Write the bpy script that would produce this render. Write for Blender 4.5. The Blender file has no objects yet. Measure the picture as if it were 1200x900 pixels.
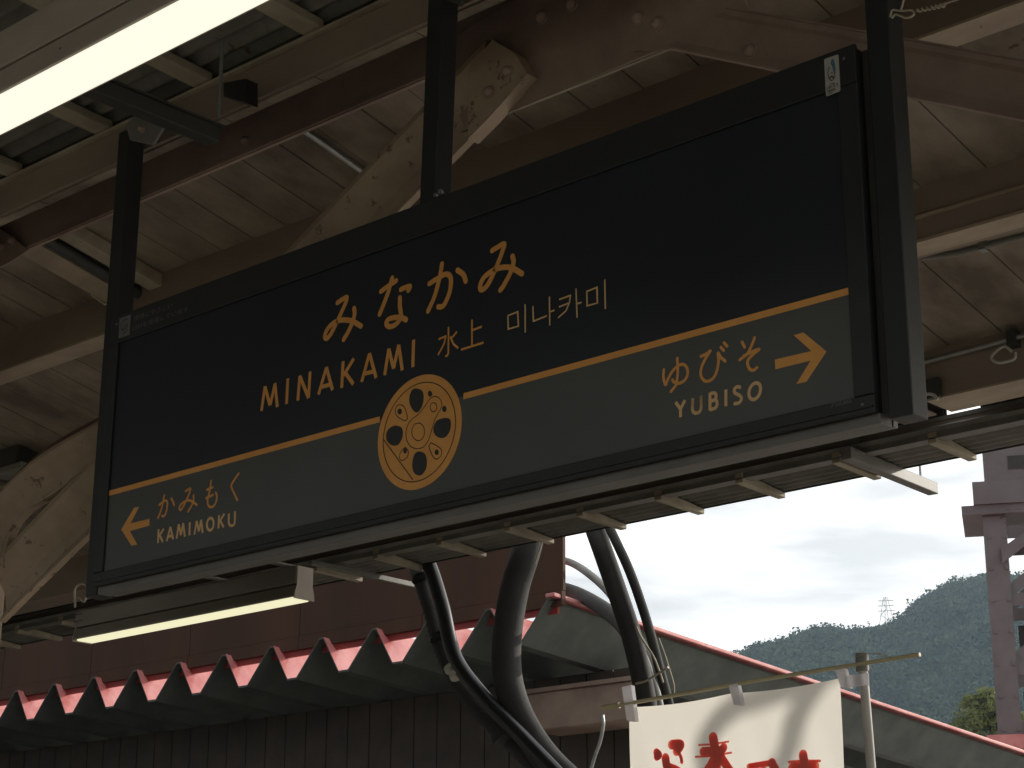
import bpy, bmesh, math, random
import numpy as np
from mathutils import Vector, Matrix
random.seed(7); rng = np.random.default_rng(7)
scn = bpy.context.scene
COL = scn.collection

# ------------------------------------------------------------------ camera
# world: X along the platform and the sign, Y away across the tracks, Z up.
# z = 0 is the lower edge of the sign, the platform floor is at z = -2.78
FPX = 2250.0
CAM = np.array([4.98818514, -3.51635769, -1.2311593])
RM = np.array([[0.74007293, -0.20212315, -0.64143455],
               [0.67251352, 0.22837293, 0.7039683],
               [0.004198, -0.95236129, 0.30494318]])
cd = bpy.data.cameras.new('camera'); cam = bpy.data.objects.new('camera', cd); COL.objects.link(cam)
cd.sensor_width = 36; cd.lens = 36 * FPX / 1200; cd.clip_start = 0.05; cd.clip_end = 6000
r_, d_, f_ = RM[:, 0], RM[:, 1], RM[:, 2]
cam.matrix_world = Matrix(((r_[0], -d_[0], -f_[0], CAM[0]), (r_[1], -d_[1], -f_[1], CAM[1]),
                           (r_[2], -d_[2], -f_[2], CAM[2]), (0, 0, 0, 1)))
scn.camera = cam

# ------------------------------------------------------------------ light and sky
SUN_AZ, SUN_EL = math.radians(68), math.radians(20)      # azimuth from +X towards +Y
sun_dir = Vector((math.cos(SUN_AZ) * math.cos(SUN_EL), math.sin(SUN_AZ) * math.cos(SUN_EL), math.sin(SUN_EL)))
sd = bpy.data.lights.new('sun', 'SUN'); sd.energy = 4.5; sd.angle = math.radians(0.53); sd.color = (1, .93, .82)
sun = bpy.data.objects.new('sun', sd); COL.objects.link(sun)
sun.rotation_euler = sun_dir.to_track_quat('Z', 'Y').to_euler(); sun.location = (0, 20, 30)
w = bpy.data.worlds.new('World'); scn.world = w; w.use_nodes = True
nt = w.node_tree; nt.nodes.clear()
N = nt.nodes.new; L = nt.links.new
sky = N('ShaderNodeTexSky'); sky.sky_type = 'NISHITA'; sky.sun_disc = False
sky.sun_elevation = SUN_EL; sky.sun_rotation = math.pi / 2 - SUN_AZ
sky.air_density = 1.0; sky.dust_density = 2.5
tc = N('ShaderNodeTexCoord'); mp = N('ShaderNodeMapping'); mp.inputs['Scale'].default_value = (3.2, 3.2, 17)
mp.inputs['Rotation'].default_value = (0.05, -0.06, 0)
ns = N('ShaderNodeTexNoise'); ns.inputs['Scale'].default_value = 1.9; ns.inputs['Detail'].default_value = 7
ns.inputs['Roughness'].default_value = .55
cr = N('ShaderNodeValToRGB'); cr.color_ramp.elements[0].position = .36; cr.color_ramp.elements[1].position = .60; cr.color_ramp.elements[0].color = (.50, .50, .50, 1)
mx = N('ShaderNodeMix'); mx.data_type = 'RGBA'
# clouds: thin and brightest towards the sun, dimmer away from it, as light scatters through them
dp = N('ShaderNodeVectorMath'); dp.operation = 'DOT_PRODUCT'; dp.inputs[1].default_value = sun_dir
gm = N('ShaderNodeMapRange'); gm.inputs[1].default_value = -.6; gm.inputs[2].default_value = 1; gm.inputs[3].default_value = 5; gm.inputs[4].default_value = 26
cm = N('ShaderNodeVectorMath'); cm.operation = 'SCALE'; cm.inputs[0].default_value = (1.0, .985, .955)
L(tc.outputs['Generated'], dp.inputs[0]); L(dp.outputs['Value'], gm.inputs[0]); L(gm.outputs[0], cm.inputs['Scale']); L(cm.outputs[0], mx.inputs['B'])
bg = N('ShaderNodeBackground'); bg.inputs['Strength'].default_value = .11
out = N('ShaderNodeOutputWorld')
L(tc.outputs['Generated'], mp.inputs['Vector']); L(mp.outputs[0], ns.inputs['Vector']); L(ns.outputs['Fac'], cr.inputs[0])
L(cr.outputs[0], mx.inputs['Factor']); L(sky.outputs[0], mx.inputs['A']); L(mx.outputs['Result'], bg.inputs['Color'])
L(bg.outputs[0], out.inputs['Surface'])
scn.view_settings.view_transform = 'Standard'; scn.view_settings.look = 'None'
scn.view_settings.exposure = -0.5; scn.view_settings.gamma = 1
scn.render.engine = 'CYCLES'
scn.cycles.max_bounces = 10; scn.cycles.diffuse_bounces = 6; scn.cycles.transmission_bounces = 6

# ------------------------------------------------------------------ measuring helpers
def hit(px, ax, val):
    r = RM @ np.array([px[0] - 600, px[1] - 450, FPX]); k = 'xyz'.index(ax)
    return CAM + r * (val - CAM[k]) / r[k]
def hitp(px, n, d):
    r = RM @ np.array([px[0] - 600, px[1] - 450, FPX]); n = np.array(n, float)
    return CAM + r * (d - n @ CAM) / (n @ r)
FLOOR = -2.78

# ------------------------------------------------------------------ materials
def mat(name, c1, c2=None, scale=6, rough=.6, metal=0, bump=0, bscale=40, chip=None, chip_at=.68, chip_scale=9,
        stretch=(1, 1, 1), detail=6, spec=.5, bdist=.004):
    m = bpy.data.materials.new(name); m.use_nodes = True
    nt = m.node_tree; b = nt.nodes['Principled BSDF']; N = nt.nodes.new; L = nt.links.new
    b.inputs['Roughness'].default_value = rough; b.inputs['Metallic'].default_value = metal
    b.inputs['Specular IOR Level'].default_value = spec
    geo = N('ShaderNodeNewGeometry'); mp = N('ShaderNodeMapping'); mp.inputs['Scale'].default_value = stretch
    L(geo.outputs['Position'], mp.inputs['Vector'])
    c2 = c2 or tuple(x * .7 for x in c1)
    ns = N('ShaderNodeTexNoise'); ns.inputs['Scale'].default_value = scale; ns.inputs['Detail'].default_value = detail
    ns.inputs['Roughness'].default_value = .62
    L(mp.outputs[0], ns.inputs['Vector'])
    cr = N('ShaderNodeValToRGB'); cr.color_ramp.elements[0].position = .35; cr.color_ramp.elements[1].position = .68
    cr.color_ramp.elements[0].color = (*c2, 1); cr.color_ramp.elements[1].color = (*c1, 1)
    L(ns.outputs['Fac'], cr.inputs[0]); col = cr.outputs[0]
    if chip:
        n2 = N('ShaderNodeTexNoise'); n2.inputs['Scale'].default_value = chip_scale; n2.inputs['Detail'].default_value = 9
        n2.inputs['Roughness'].default_value = .7; L(geo.outputs['Position'], n2.inputs['Vector'])
        r2 = N('ShaderNodeValToRGB'); r2.color_ramp.elements[0].position = chip_at; r2.color_ramp.elements[1].position = chip_at + .02
        mx = N('ShaderNodeMix'); mx.data_type = 'RGBA'; mx.inputs['B'].default_value = (*chip, 1)
        L(n2.outputs['Fac'], r2.inputs[0]); L(r2.outputs[0], mx.inputs['Factor']); L(col, mx.inputs['A']); col = mx.outputs['Result']
    L(col, b.inputs['Base Color'])
    if bump:
        n3 = N('ShaderNodeTexNoise'); n3.inputs['Scale'].default_value = bscale; n3.inputs['Detail'].default_value = 5
        L(mp.outputs[0], n3.inputs['Vector'])
        bp = N('ShaderNodeBump'); bp.inputs['Strength'].default_value = bump; bp.inputs['Distance'].default_value = bdist
        L(n3.outputs['Fac'], bp.inputs['Height']); L(bp.outputs[0], b.inputs['Normal'])
    return m
def flat(name, c, rough=.5, metal=0, spec=.5):
    return mat(name, c, tuple(x * .86 for x in c), 25, rough, metal, 0, spec=spec)
def emit(name, c, s, c2=None):
    m = bpy.data.materials.new(name); m.use_nodes = True
    nt = m.node_tree; nt.nodes.clear(); e = nt.nodes.new('ShaderNodeEmission'); o = nt.nodes.new('ShaderNodeOutputMaterial')
    e.inputs[0].default_value = (*c, 1); e.inputs[1].default_value = s; nt.links.new(e.outputs[0], o.inputs[0])
    return m
def cloth(name, c, tr=.6):
    m = bpy.data.materials.new(name); m.use_nodes = True
    nt = m.node_tree; nt.nodes.clear(); N = nt.nodes.new; L = nt.links.new
    a = N('ShaderNodeBsdfDiffuse'); t = N('ShaderNodeBsdfTranslucent'); x = N('ShaderNodeMixShader'); o = N('ShaderNodeOutputMaterial')
    geo = N('ShaderNodeNewGeometry'); ns = N('ShaderNodeTexNoise'); ns.inputs['Scale'].default_value = 900
    hs = N('ShaderNodeHueSaturation'); hs.inputs['Color'].default_value = (*c, 1)
    mr = N('ShaderNodeMapRange'); mr.inputs[3].default_value = .9; mr.inputs[4].default_value = 1.08
    L(geo.outputs['Position'], ns.inputs['Vector']); L(ns.outputs['Fac'], mr.inputs[0]); L(mr.outputs[0], hs.inputs['Value'])
    L(hs.outputs[0], a.inputs[0]); L(hs.outputs[0], t.inputs[0])
    x.inputs[0].default_value = tr; L(a.outputs[0], x.inputs[1]); L(t.outputs[0], x.inputs[2]); L(x.outputs[0], o.inputs[0])
    return m

M = dict(
 sign_frame=mat('sign frame paint', (.020, .022, .022), (.014, .015, .015), 14, .42, 0, .08, 300),
 post=mat('sign post paint', (.017, .019, .019), (.012, .013, .013), 10, .45, 0, .1, 120),
 panel_top=mat('sign face black', (.020, .027, .034), (.015, .020, .025), 1.6, .30),
 panel_low=mat('sign face grey', (.092, .097, .096), (.074, .077, .076), 1.6, .34),
 gold=mat('sign gold print', (.84, .40, .10), (.74, .34, .082), 12, .45),
 pale_gold=mat('sign pale gold print', (.85, .56, .27), (.75, .49, .23), 12, .45),
 opening=flat('emblem opening', (.026, .027, .026), .4),
 line_dark=flat('sign dark outline', (.022, .013, .006), .5),
 print_grey=flat('sign grey print', (.16, .165, .16), .6),
 sticker=flat('sticker paper', (.42, .42, .38), .6),
 blue=flat('sticker blue', (.06, .17, .27), .5),
 board=mat('ceiling board paint', (.31, .262, .20), (.12, .095, .072), 3.2, .85, 0, .35, 30, (.07, .05, .035), .70, 7, (1, .6, 1)),
 roof_dark=mat('roof felt', (.04, .035, .03), None, 5, .9),
 corr=mat('corrugated sheet', (.20, .195, .17), (.10, .096, .082), 3, .7, 0, .15, 30, (.07, .045, .03), .68, 5),
 rafter=mat('rafter paint', (.42, .37, .28), (.25, .21, .155), 4, .7, 0, .2, 40, (.10, .06, .04), .66, 8),
 steel=mat('brown steel paint', (.38, .28, .225), (.24, .17, .138), 3.2, .6, 0, .3, 22, (.05, .028, .018), .69, 9),
 cream=mat('cream steel paint', (.43, .325, .235), (.26, .19, .132), 2.8, .55, 0, .3, 22, (.15, .11, .078), .60, 15),
 purlin=mat('brown beam paint', (.26, .205, .16), (.18, .14, .11), 3, .7, 0, .2, 22, (.07, .045, .03), .72, 8, (.5, 1, 1)),
 flange=mat('lightened flange paint', (.42, .34, .25), (.28, .22, .16), 5, .65, 0, .2, 30, (.1, .065, .045), .68, 12, (.5, 1, 1)),  # lighter than the beams: bounce light on undersides put into the colour
 grey=mat('grey steel paint', (.19, .185, .165), (.13, .125, .11), 4, .55, .0, .15, 40, (.1, .07, .05), .72, 9),
 galv=mat('galvanised pipe', (.42, .43, .42), (.26, .27, .26), 9, .35, .75, .1, 60),
 dark=mat('dark steel', (.05, .048, .043), (.03, .03, .027), 8, .55, 0, .15, 40),
 housing=mat('lamp housing enamel', (.40, .345, .285), (.31, .265, .22), 6, .45, 0, .05, 60, (.2, .13, .08), .76, 14, (.4, 1, 1)),
 housing_dark=mat('dark lamp housing enamel', (.19, .17, .14), (.14, .125, .10), 6, .5, 0, .05, 60, stretch=(.4, 1, 1)),  # darker enamel for the small lamp
 lamp=emit('lamp diffuser', (1, .985, .80), 1.46),
 lamp_far=emit('small lamp diffuser', (1, .95, .62), 1.30),
 duct=mat('flexible duct', (.040, .039, .037), (.022, .022, .021), 5, .78, 0, .4, 90),
 hose=mat('black hose', (.014, .015, .016), None, 8, .34),
 tape=flat('pale tape', (.5, .48, .42), .6),
 wire=flat('wire', (.45, .40, .30), .4, .3),
 brown_panel=mat('brown cladding', (.092, .042, .025), (.060, .029, .018), 1.6, .85, 0, .2, 8, (.045, .028, .02), .64, 2, stretch=(1, 1, .25)),
 siding=mat('dark siding', (.078, .062, .052), (.045, .036, .03), 2.6, .7, 0, .25, 10, (.03, .024, .02), .66, 5),
 red=mat('red roof paint', (.70, .32, .31), (.54, .16, .15), 4, .25, 0, .35, 9, (.28, .10, .08), .66, 7),
 shaded_red=mat('shaded red flashing', (.34, .045, .04), (.24, .03, .028), 4, .5, 0, .2, 12),  # darker red, with the roof's shade put into the colour
 sheet_under=mat('sheet underside', (.115, .130, .120), (.070, .080, .074), 3.5, .6, .1, .3, 12, (.09, .06, .04), .70, 6),
 tower=mat('tower paint', (.185, .175, .182), (.14, .133, .138), 2.2, .7, 0, .25, 14, (.09, .06, .045), .66, 3),
 pylon=flat('pylon steel', (.8, .8, .78), .6),
 cloth=cloth('banner cloth', (.88, .85, .79), .6), cloth_red=cloth('banner red ink', (1.0, .26, .20), .5),
 loop=cloth('banner loop', (.80, .78, .80), .4),
 pole=mat('pole paint', (.46, .43, .38), (.38, .35, .31), 12, .45),
 tray=mat('sign tray metal', (.21, .20, .19), (.16, .152, .145), 20, .5, .3, stretch=(.2, 1, 1)),
 bamboo=mat('rod', (.50, .44, .27), (.36, .31, .18), 20, .4, 0, .1, 60, stretch=(.3, 1, 1)),
 concrete=mat('platform asphalt', (.27, .25, .22), (.19, .175, .155), 1.6, .85, 0, .3, 30),
 ballast=mat('ballast', (.42, .39, .35), (.27, .25, .22), 9, .9, 0, .8, 14, bdist=.03),
 soil=mat('grassy ground', (.09, .11, .045), (.14, .12, .08), .08, .95),
 rail=mat('rail steel', (.3, .2, .15), None, 8, .4, .6),
 bark=mat('bark', (.10, .075, .055), None, 8, .9),
 leaf_far=mat('forest foliage', (.070, .112, .034), (.016, .038, .014), .09, .8, detail=8),
 leaf=mat('tree foliage', (.24, .26, .06), (.09, .12, .03), .9, .6, detail=8),
)
# leaves let sunlight through
for k in ('leaf', 'leaf_far'):
    nt = M[k].node_tree; b = nt.nodes['Principled BSDF']; o = nt.nodes['Material Output']
    t = nt.nodes.new('ShaderNodeBsdfTranslucent'); x = nt.nodes.new('ShaderNodeMixShader'); x.inputs[0].default_value = .35 if k == 'leaf' else .18
    src = b.inputs['Base Color'].links[0].from_socket
    nt.links.new(src, t.inputs[0]); nt.links.new(b.outputs[0], x.inputs[1]); nt.links.new(t.outputs[0], x.inputs[2]); nt.links.new(x.outputs[0], o.inputs['Surface'])

# ------------------------------------------------------------------ mesh helpers
class MB:
    def __init__(s): s.v = []; s.f = []; s.mi = []
    def add(s, vs, fs, mi=0):
        n = len(s.v); s.v += [tuple(map(float, v)) for v in vs]; s.f += [tuple(n + i for i in f) for f in fs]; s.mi += [mi] * len(fs)
        return s
    def box(s, x0, x1, y0, y1, z0, z1, mi=0):
        return s.add([(x0,y0,z0),(x1,y0,z0),(x1,y1,z0),(x0,y1,z0),(x0,y0,z1),(x1,y0,z1),(x1,y1,z1),(x0,y1,z1)],
                     [(0,3,2,1),(4,5,6,7),(0,1,5,4),(1,2,6,5),(2,3,7,6),(3,0,4,7)], mi)
    def hexa(s, lo, hi, mi=0):     # lo, hi: four points each, same order
        return s.add(list(lo) + list(hi), [(0,3,2,1),(4,5,6,7),(0,1,5,4),(1,2,6,5),(2,3,7,6),(3,0,4,7)], mi)
    def prism(s, a, b, mi=0):      # two matching polygons
        n = len(a); fs = [tuple(range(n))[::-1], tuple(range(n, 2 * n))]
        fs += [(i, (i + 1) % n, n + (i + 1) % n, n + i) for i in range(n)]
        return s.add(list(a) + list(b), fs, mi)
    def plate(s, pxs, y, t, mi=0): # polygon measured on the plane Y = y, thickness t away from the viewer
        a = [hit(p, 'y', y) for p in pxs]
        return s.prism(a, [q + np.array([0, t, 0]) for q in a], mi)
    def tube(s, pts, r, n=12, mi=0, ripple=0, step=.02, cap=True):
        P = [Vector(p) for p in pts]
        if ripple:
            Q = []; tot = 0
            for a, b in zip(P, P[1:]):
                k = max(2, int((b - a).length / step)); Q += [a.lerp(b, i / k) for i in range(k)]
            P = Q + [P[-1]]
        rings = []; up = Vector((0, 0, 1)); vs = []
        for i, p in enumerate(P):
            d = (P[min(i + 1, len(P) - 1)] - P[max(i - 1, 0)]).normalized()
            if i == 0:
                u = d.cross(up) if abs(d.z) < .95 else d.cross(Vector((1, 0, 0)))
            else: u = u - d * u.dot(d)
            u = u.normalized(); v = d.cross(u)
            rr = (r[i] if isinstance(r, (list, tuple)) else r) * (1 + (ripple if i % 2 else 0))
            vs += [p + (u * math.cos(2 * math.pi * k / n) + v * math.sin(2 * math.pi * k / n)) * rr for k in range(n)]
        fs = [(i * n + k, i * n + (k + 1) % n, (i + 1) * n + (k + 1) % n, (i + 1) * n + k) for i in range(len(P) - 1) for k in range(n)]
        if cap: fs += [tuple(range(n))[::-1], tuple((len(P) - 1) * n + k for k in range(n))]
        return s.add(vs, fs, mi)
    def build(s, name, m, parent=None, smooth=False, bevel=0, label=None):
        me = bpy.data.meshes.new(name); me.from_pydata(s.v, [], s.f)
        for x in (m if isinstance(m, (list, tuple)) else [m]): me.materials.append(x)
        me.polygons.foreach_set('material_index', s.mi)
        bm = bmesh.new(); bm.from_mesh(me); bmesh.ops.recalc_face_normals(bm, faces=bm.faces); bm.to_mesh(me); bm.free()
        if smooth:
            me.polygons.foreach_set('use_smooth', [True] * len(me.polygons))
            try: me.set_sharp_from_angle(angle=math.radians(40))
            except Exception: pass
        o = bpy.data.objects.new(name, me); COL.objects.link(o)
        if parent is not None:
            o.parent = parent; o.matrix_parent_inverse = root_inv(parent)
        if bevel:
            b = o.modifiers.new('bevel', 'BEVEL'); b.width = bevel; b.segments = 2; b.limit_method = 'ANGLE'
        if label: o['label'] = label
        return o
def wm(o):
    m = Matrix.Translation(o.location)
    if o.parent is not None: m = wm(o.parent) @ o.matrix_parent_inverse @ m
    return m
def root_inv(p): return wm(p).inverted()
def spline(P, k=6):
    P = [np.array(p, float) for p in P]; out = []
    Q = [2 * P[0] - P[1]] + P + [2 * P[-1] - P[-2]]
    for i in range(1, len(Q) - 2):
        a, b, c, d = Q[i - 1:i + 3]
        for j in range(k):
            t = j / k
            out.append(.5 * ((2 * b) + (c - a) * t + (2 * a - 5 * b + 4 * c - d) * t * t + (3 * b - a - 3 * c + d) * t ** 3))
    return out + [P[-1]]
def thing(name, label, cat, loc=(0, 0, 0), group=None):
    o = bpy.data.objects.new(name, None); o.empty_display_size = .1; COL.objects.link(o); o.location = loc
    return tag(o, label, cat, group)
def tag(o, label, cat, group=None):
    o['label'] = label; o['category'] = cat
    if group: o['group'] = group
    return o
def dup(o, parent, dx=0, dy=0, dz=0, name=None):     # copy of a part, moved
    c = o.copy(); COL.objects.link(c); c.parent = parent
    c.location = Vector(o.location) + Vector((dx, dy, dz)); return c
def structure(o): o['kind'] = 'structure'; return o

# ================================================================== GROUND (platform, tracks, far ground)
XL, XR = -60, 45
structure(MB().box(XL, XR, -7, 4.3, FLOOR - 1.1, FLOOR).build('platform', M['concrete'], bevel=.02))
ed = MB()
structure(MB().add([(-1500, -1500, FLOOR - 1.45), (1500, -1500, FLOOR - 1.45), (1500, 1800, FLOOR - 1.45), (-1500, 1800, FLOOR - 1.45)],
          [(0, 1, 2, 3)]).build('ground', M['soil']))
structure(MB().box(-90, 90, 4.35, 60, FLOOR - 1.44, FLOOR - 1.1).build('track_bed', M['ballast']))

# ================================================================== PLATFORM CANOPY
can = thing('platform_canopy', 'brown painted station platform canopy with board ceiling, trusses and corrugated eaves over the sign', 'canopy', (-1.4, .5, FLOOR))
K = .889                                      # distances along the view were fixed for a truss half a metre behind the sign
SL = math.tan(math.radians(12))
def PZ(y): return 1.908 - SL * (y - .499)       # underside of the boards
X0, X1 = -14.0, 6.8
sx = lambda x: 4.988 + (x - 4.988) * K
joints = [-1.716, -1.49, -1.255, -1.02, -.78, -.543, -.274, -.004, .265, .554, .825, 1.10, 1.395, 1.688]
joints = [sx(j) for j in joints]
while joints[0] > X0: joints.insert(0, joints[0] - random.choice((.209, .215, .212)))
while joints[-1] < X1: joints.append(joints[-1] + .262)
for a, b in zip(joints, joints[1:]):
    z = random.uniform(-.0025, .0025); g = .0035
    ya, yb = .16, 3.24
    m = MB().hexa([(a + g, ya, PZ(ya) + z), (b - g, ya, PZ(ya) + z), (b - g, yb, PZ(yb) + z), (a + g, yb, PZ(yb) + z)],
                  [(a + g, ya, PZ(ya) + z + .016), (b - g, ya, PZ(ya) + z + .016), (b - g, yb, PZ(yb) + z + .016), (a + g, yb, PZ(yb) + z + .016)])
    m.build('ceiling_board', M['board'], can)
XA, XB = -42.0, 8.2
m = MB(); ya, yb = .13, 3.95
m.hexa([(XA, ya, PZ(ya) + .035), (XB, ya, PZ(ya) + .035), (XB, 3.30, PZ(3.3) + .035), (XA, 3.3, PZ(3.3) + .035)],
       [(XA, ya, PZ(ya) + .06), (XB, ya, PZ(ya) + .06), (XB, 3.3, PZ(3.3) + .06), (XA, 3.3, PZ(3.3) + .06)])
m.build('roof_deck', M['roof_dark'], can)

# --- post-side channel (the sign hangs from it), rafters and corrugated sheet on the near side
YA = .12
zA = hit((142, 150), 'y', YA)[2]; zA2 = hit((135, 192), 'y', YA)[2]
MB().box(X0, X1, YA - .02, YA + .03, zA - .004, zA + .006).build('channel_flange', M['rafter'], can)
MB().box(X0, X1, YA, YA + .016, zA2 + .004, zA - .006).build('channel_beam', M['purlin'], can)

MB().box(X0, X1, YA + .0165, YA + .035, zA + .008, PZ(.14) + .05).build('upstand', M['roof_dark'], can)
x = X0
while x < X1:
    w_ = random.choice((.32, .45, .6)); MB().box(x, min(x + w_ - .006, X1), YA + .017, YA + .055, zA2 - .002, zA2 + .006).build('ledger_board', M['board'], can); x += w_
ns_ = math.tan(math.radians(3.5))
def NZ(y): return zA + .010 - ns_ * (y - YA)
r0 = None
rx = [hit(p, 'z', zA)[0] for p in ((350, 33), (230, 97), (113, 152), (10, 205))]
step = (rx[0] - rx[3]) / 3
xs = [rx[3] + step * i for i in range(-14, 10)]
for x in xs:
    if x < X0 or x > X1: continue
    y0, y1 = -6.2, YA - .002
    z0, z1 = NZ(y0), NZ(y1); hw = .042
    m = MB().hexa([(x - hw, y0, z0), (x + hw, y0, z0), (x + hw, y1, z1), (x - hw, y1, z1)],
                  [(x - hw, y0, z0 + .032), (x + hw, y0, z0 + .032), (x + hw, y1, z1 + .032), (x - hw, y1, z1 + .032)])
    m.build('rafter', M['rafter'], can, bevel=.003)
def corrugated(y0, y1, zf, x0, x1, pitch=.076, amp=.012, t=.003):
    n = int((y1 - y0) / pitch * 8); P = []
    for i in range(n + 1):
        y = y0 + (y1 - y0) * i / n; P.append((y, zf(y) + amp * math.sin(2 * math.pi * (y - y0) / pitch)))
    vs = []; fs = []
    for y, z in P: vs += [(x0, y, z), (x1, y, z), (x0, y, z + t), (x1, y, z + t)]
    for i in range(n):
        a = i * 4; b = a + 4
        fs += [(a, a + 1, b + 1, b), (a + 2, b + 2, b + 3, a + 3), (a, b, b + 2, a + 2), (a + 1, a + 3, b + 3, b + 1)]
    fs += [(0, 2, 3, 1), (n * 4, n * 4 + 1, n * 4 + 3, n * 4 + 2)]
    return MB().add(vs, fs)
for a, b in ((XA, X0 - .01), (X1 + .02, XB)):       # plain long sheets where the canopy leaves the picture
    MB().hexa([(a, -6.3, NZ(-6.3) + .08), (b, -6.3, NZ(-6.3) + .08), (b, YA, NZ(YA) + .08), (a, YA, NZ(YA) + .08)],
              [(a, -6.3, NZ(-6.3) + .09), (b, -6.3, NZ(-6.3) + .09), (b, YA, NZ(YA) + .09), (a, YA, NZ(YA) + .09)]).build('roof_sheet', M['corr'], can)
    MB().hexa([(a, 3.2, PZ(3.2) + .03), (b, 3.2, PZ(3.2) + .03), (b, 4.03, 1.12), (a, 4.03, 1.12)],
              [(a, 3.2, PZ(3.2) + .04), (b, 3.2, PZ(3.2) + .04), (b, 4.03, 1.16), (a, 4.03, 1.16)]).build('roof_sheet', M['corr'], can)
x = X0
while x < X1:
    corrugated(-6.3, YA + .02, lambda y: NZ(y) + .048 + (x * 7 % 3) * .001, x, min(x + 1.83, X1) + .02).build('corrugated_sheet', M['corr'], can, smooth=True)
    x += 1.83

# --- truss: beam, gussets, knee braces, columns
YT = .5
zb0 = hit((0, 305), 'y', YT)[2]; zb1 = hit((0, 248), 'y', YT)[2]
tb = MB().box(X0, X1, YT, YT + .014, zb0, zb1).build('truss_beam', M['steel'], can)
MB().box(X0, X1, YT - .014, YT, zb1 - .075, zb1 + .002).build('angle_leg', M['steel'], tb, bevel=.004)
MB().box(X0, X1, YT - .05, YT - .0145, zb1 - .008, zb1 + .002).build('angle_flange', M['steel'], tb)
MB().box(X0, X1, YT - .003, YT + .012, zb0 - .005, zb0 - .0005).build('lower_flange', M['steel'], tb)
MB().box(X0, X1, YT - .010, YT - .0005, zb0, zb0 + .012).build('lower_lip', M['steel'], tb)
g1 = MB().plate([(505, 60), (545, 151), (572, 140), (783, 53), (870, 72), (860, -30), (700, -60)], YT - .018, .016).build('gusset_plate', M['steel'], can)
g1b = MB().plate([(742, 60), (730, 48), (727, 30), (733, 12), (745, -4), (860, -30), (905, 78), (800, 57)], YT - .028, .0095).build('gusset_plate', M['steel'], can)
e = MB(); a = hit((572, 140), 'y', YT - .018); b = hit((783, 53), 'y', YT - .018)
MB().box(a[0] - .12, b[0], YT - .020, YT - .010, a[2] - .005, a[2] - .0005).build('gusset_edge', M['rafter'], g1)
def bolt(px, y, r=.019, parent=None):
    c = hit(px, 'y', y); m = MB()
    n = 12; prof = [(r * 1.35, 0), (r * 1.35, .004), (r, .005), (r * .95, .014), (r * .6, .021), (0.001, .023)]
    vs = []; fs = []
    for rr, dy in prof: vs += [(c[0] + rr * math.cos(2 * math.pi * k / n), c[1] - dy, c[2] + rr * math.sin(2 * math.pi * k / n)) for k in range(n)]
    for i in range(len(prof) - 1): fs += [(i * n + k, i * n + (k + 1) % n, (i + 1) * n + (k + 1) % n, (i + 1) * n + k) for k in range(n)]
    m.add(vs, fs); m.build('bolt', M['steel'], parent, smooth=True)
for p in ((635, 20), (670, 5)): bolt(p, YT - .018, parent=g1)
for p in ((748, 22), (771, 28), (880, 60)): bolt(p, YT - .028, parent=g1b)
# gusset by the left column
g2 = MB().plate([(-30, 250), (10, 275), (33, 293), (10, 308), (-60, 340), (-90, 290)], YT - .024, .008).build('gusset_plate', M['steel'], can)
for p in ((15, 282), (2, 288)): bolt(p, YT - .024, .015, parent=g2)
bolt((288, 165), YT, .014, parent=tb)

def brace(pu, pl, y, name='knee_brace', mtl='cream', lip=.022):
    # pu, pl: upper and lower edge of the visible face, as matching lists of points on the plane Y=y
    U = [hit(p, 'y', y) for p in pu]; Lw = [hit(p, 'y', y) for p in pl]
    poly = U + Lw[::-1]
    prof = [(0, .0), (.03, -.026), (.14, -.032), (.28, -.022), (.45, .010), (.64, .030), (.82, .026), (.94, .006), (1, 0)]
    if mtl == 'steel': prof = [(0, 0), (.02, -.010), (.14, -.011), (.20, .004), (.80, .006), (1, 0)]
    fm = MB(); np_ = len(prof); vs = []
    for a_, b_ in zip(U, Lw):
        for t, dy in prof: vs.append(a_ * (1 - t) + b_ * t + np.array([0, dy, 0]))
    for i in range(len(U) - 1):
        for k in range(np_ - 1): fm.add([vs[i * np_ + k], vs[i * np_ + k + 1], vs[(i + 1) * np_ + k + 1], vs[(i + 1) * np_ + k]], [(0, 1, 2, 3)])
    back = [q + np.array([0, .026, 0]) for q in poly]; fm.add(back, [tuple(range(len(back)))])
    o = fm.build(name, M[mtl], can)
    bmm = bmesh.new(); bmm.from_mesh(o.data); bmesh.ops.remove_doubles(bmm, verts=bmm.verts, dist=.0002); bmm.to_mesh(o.data); bmm.free()
    o.data.polygons.foreach_set('use_smooth', [True] * len(o.data.polygons)); o.data.set_sharp_from_angle(angle=math.radians(50))
    def edge(Q, dn, t, w0, w1, nm):
        m = MB()
        for p, q in zip(Q, Q[1:]):
            d = q - p; n = np.array([-d[2], 0, d[0]]); n = n / np.linalg.norm(n) * t
            if (n[2] > 0) != (dn > 0): n = -n
            m.hexa([p + (0, w0, 0), q + (0, w0, 0), q + (0, w1, 0), p + (0, w1, 0)],
                   [p + n + (0, w0, 0), q + n + (0, w0, 0), q + n + (0, w1, 0), p + n + (0, w1, 0)])
        m.build(nm, M[mtl], o)
    edge(Lw, -1, .008, -.004, lip, 'brace_flange')
    edge(U, 1, .006, -.004, .02, 'brace_edge')
    # raised middle rib like the head of a rail
    mid = [(a * .45 + b * .55) for a, b in zip(U[-1:] + U[:1], Lw[-1:] + Lw[:1])]
    return o
YB = YT - .032
lb = brace([(577, 47), (400, 233), (106, 546), (0, 656)], [(571, 140), (465, 248), (106, 622), (0, 727)], YB)
MB().plate([(577, 47), (603, 62), (618, 86), (600, 108), (571, 140), (548, 163), (550, 76)], YB - .034, .05).build('brace_end', M['cream'], lb)
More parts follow.
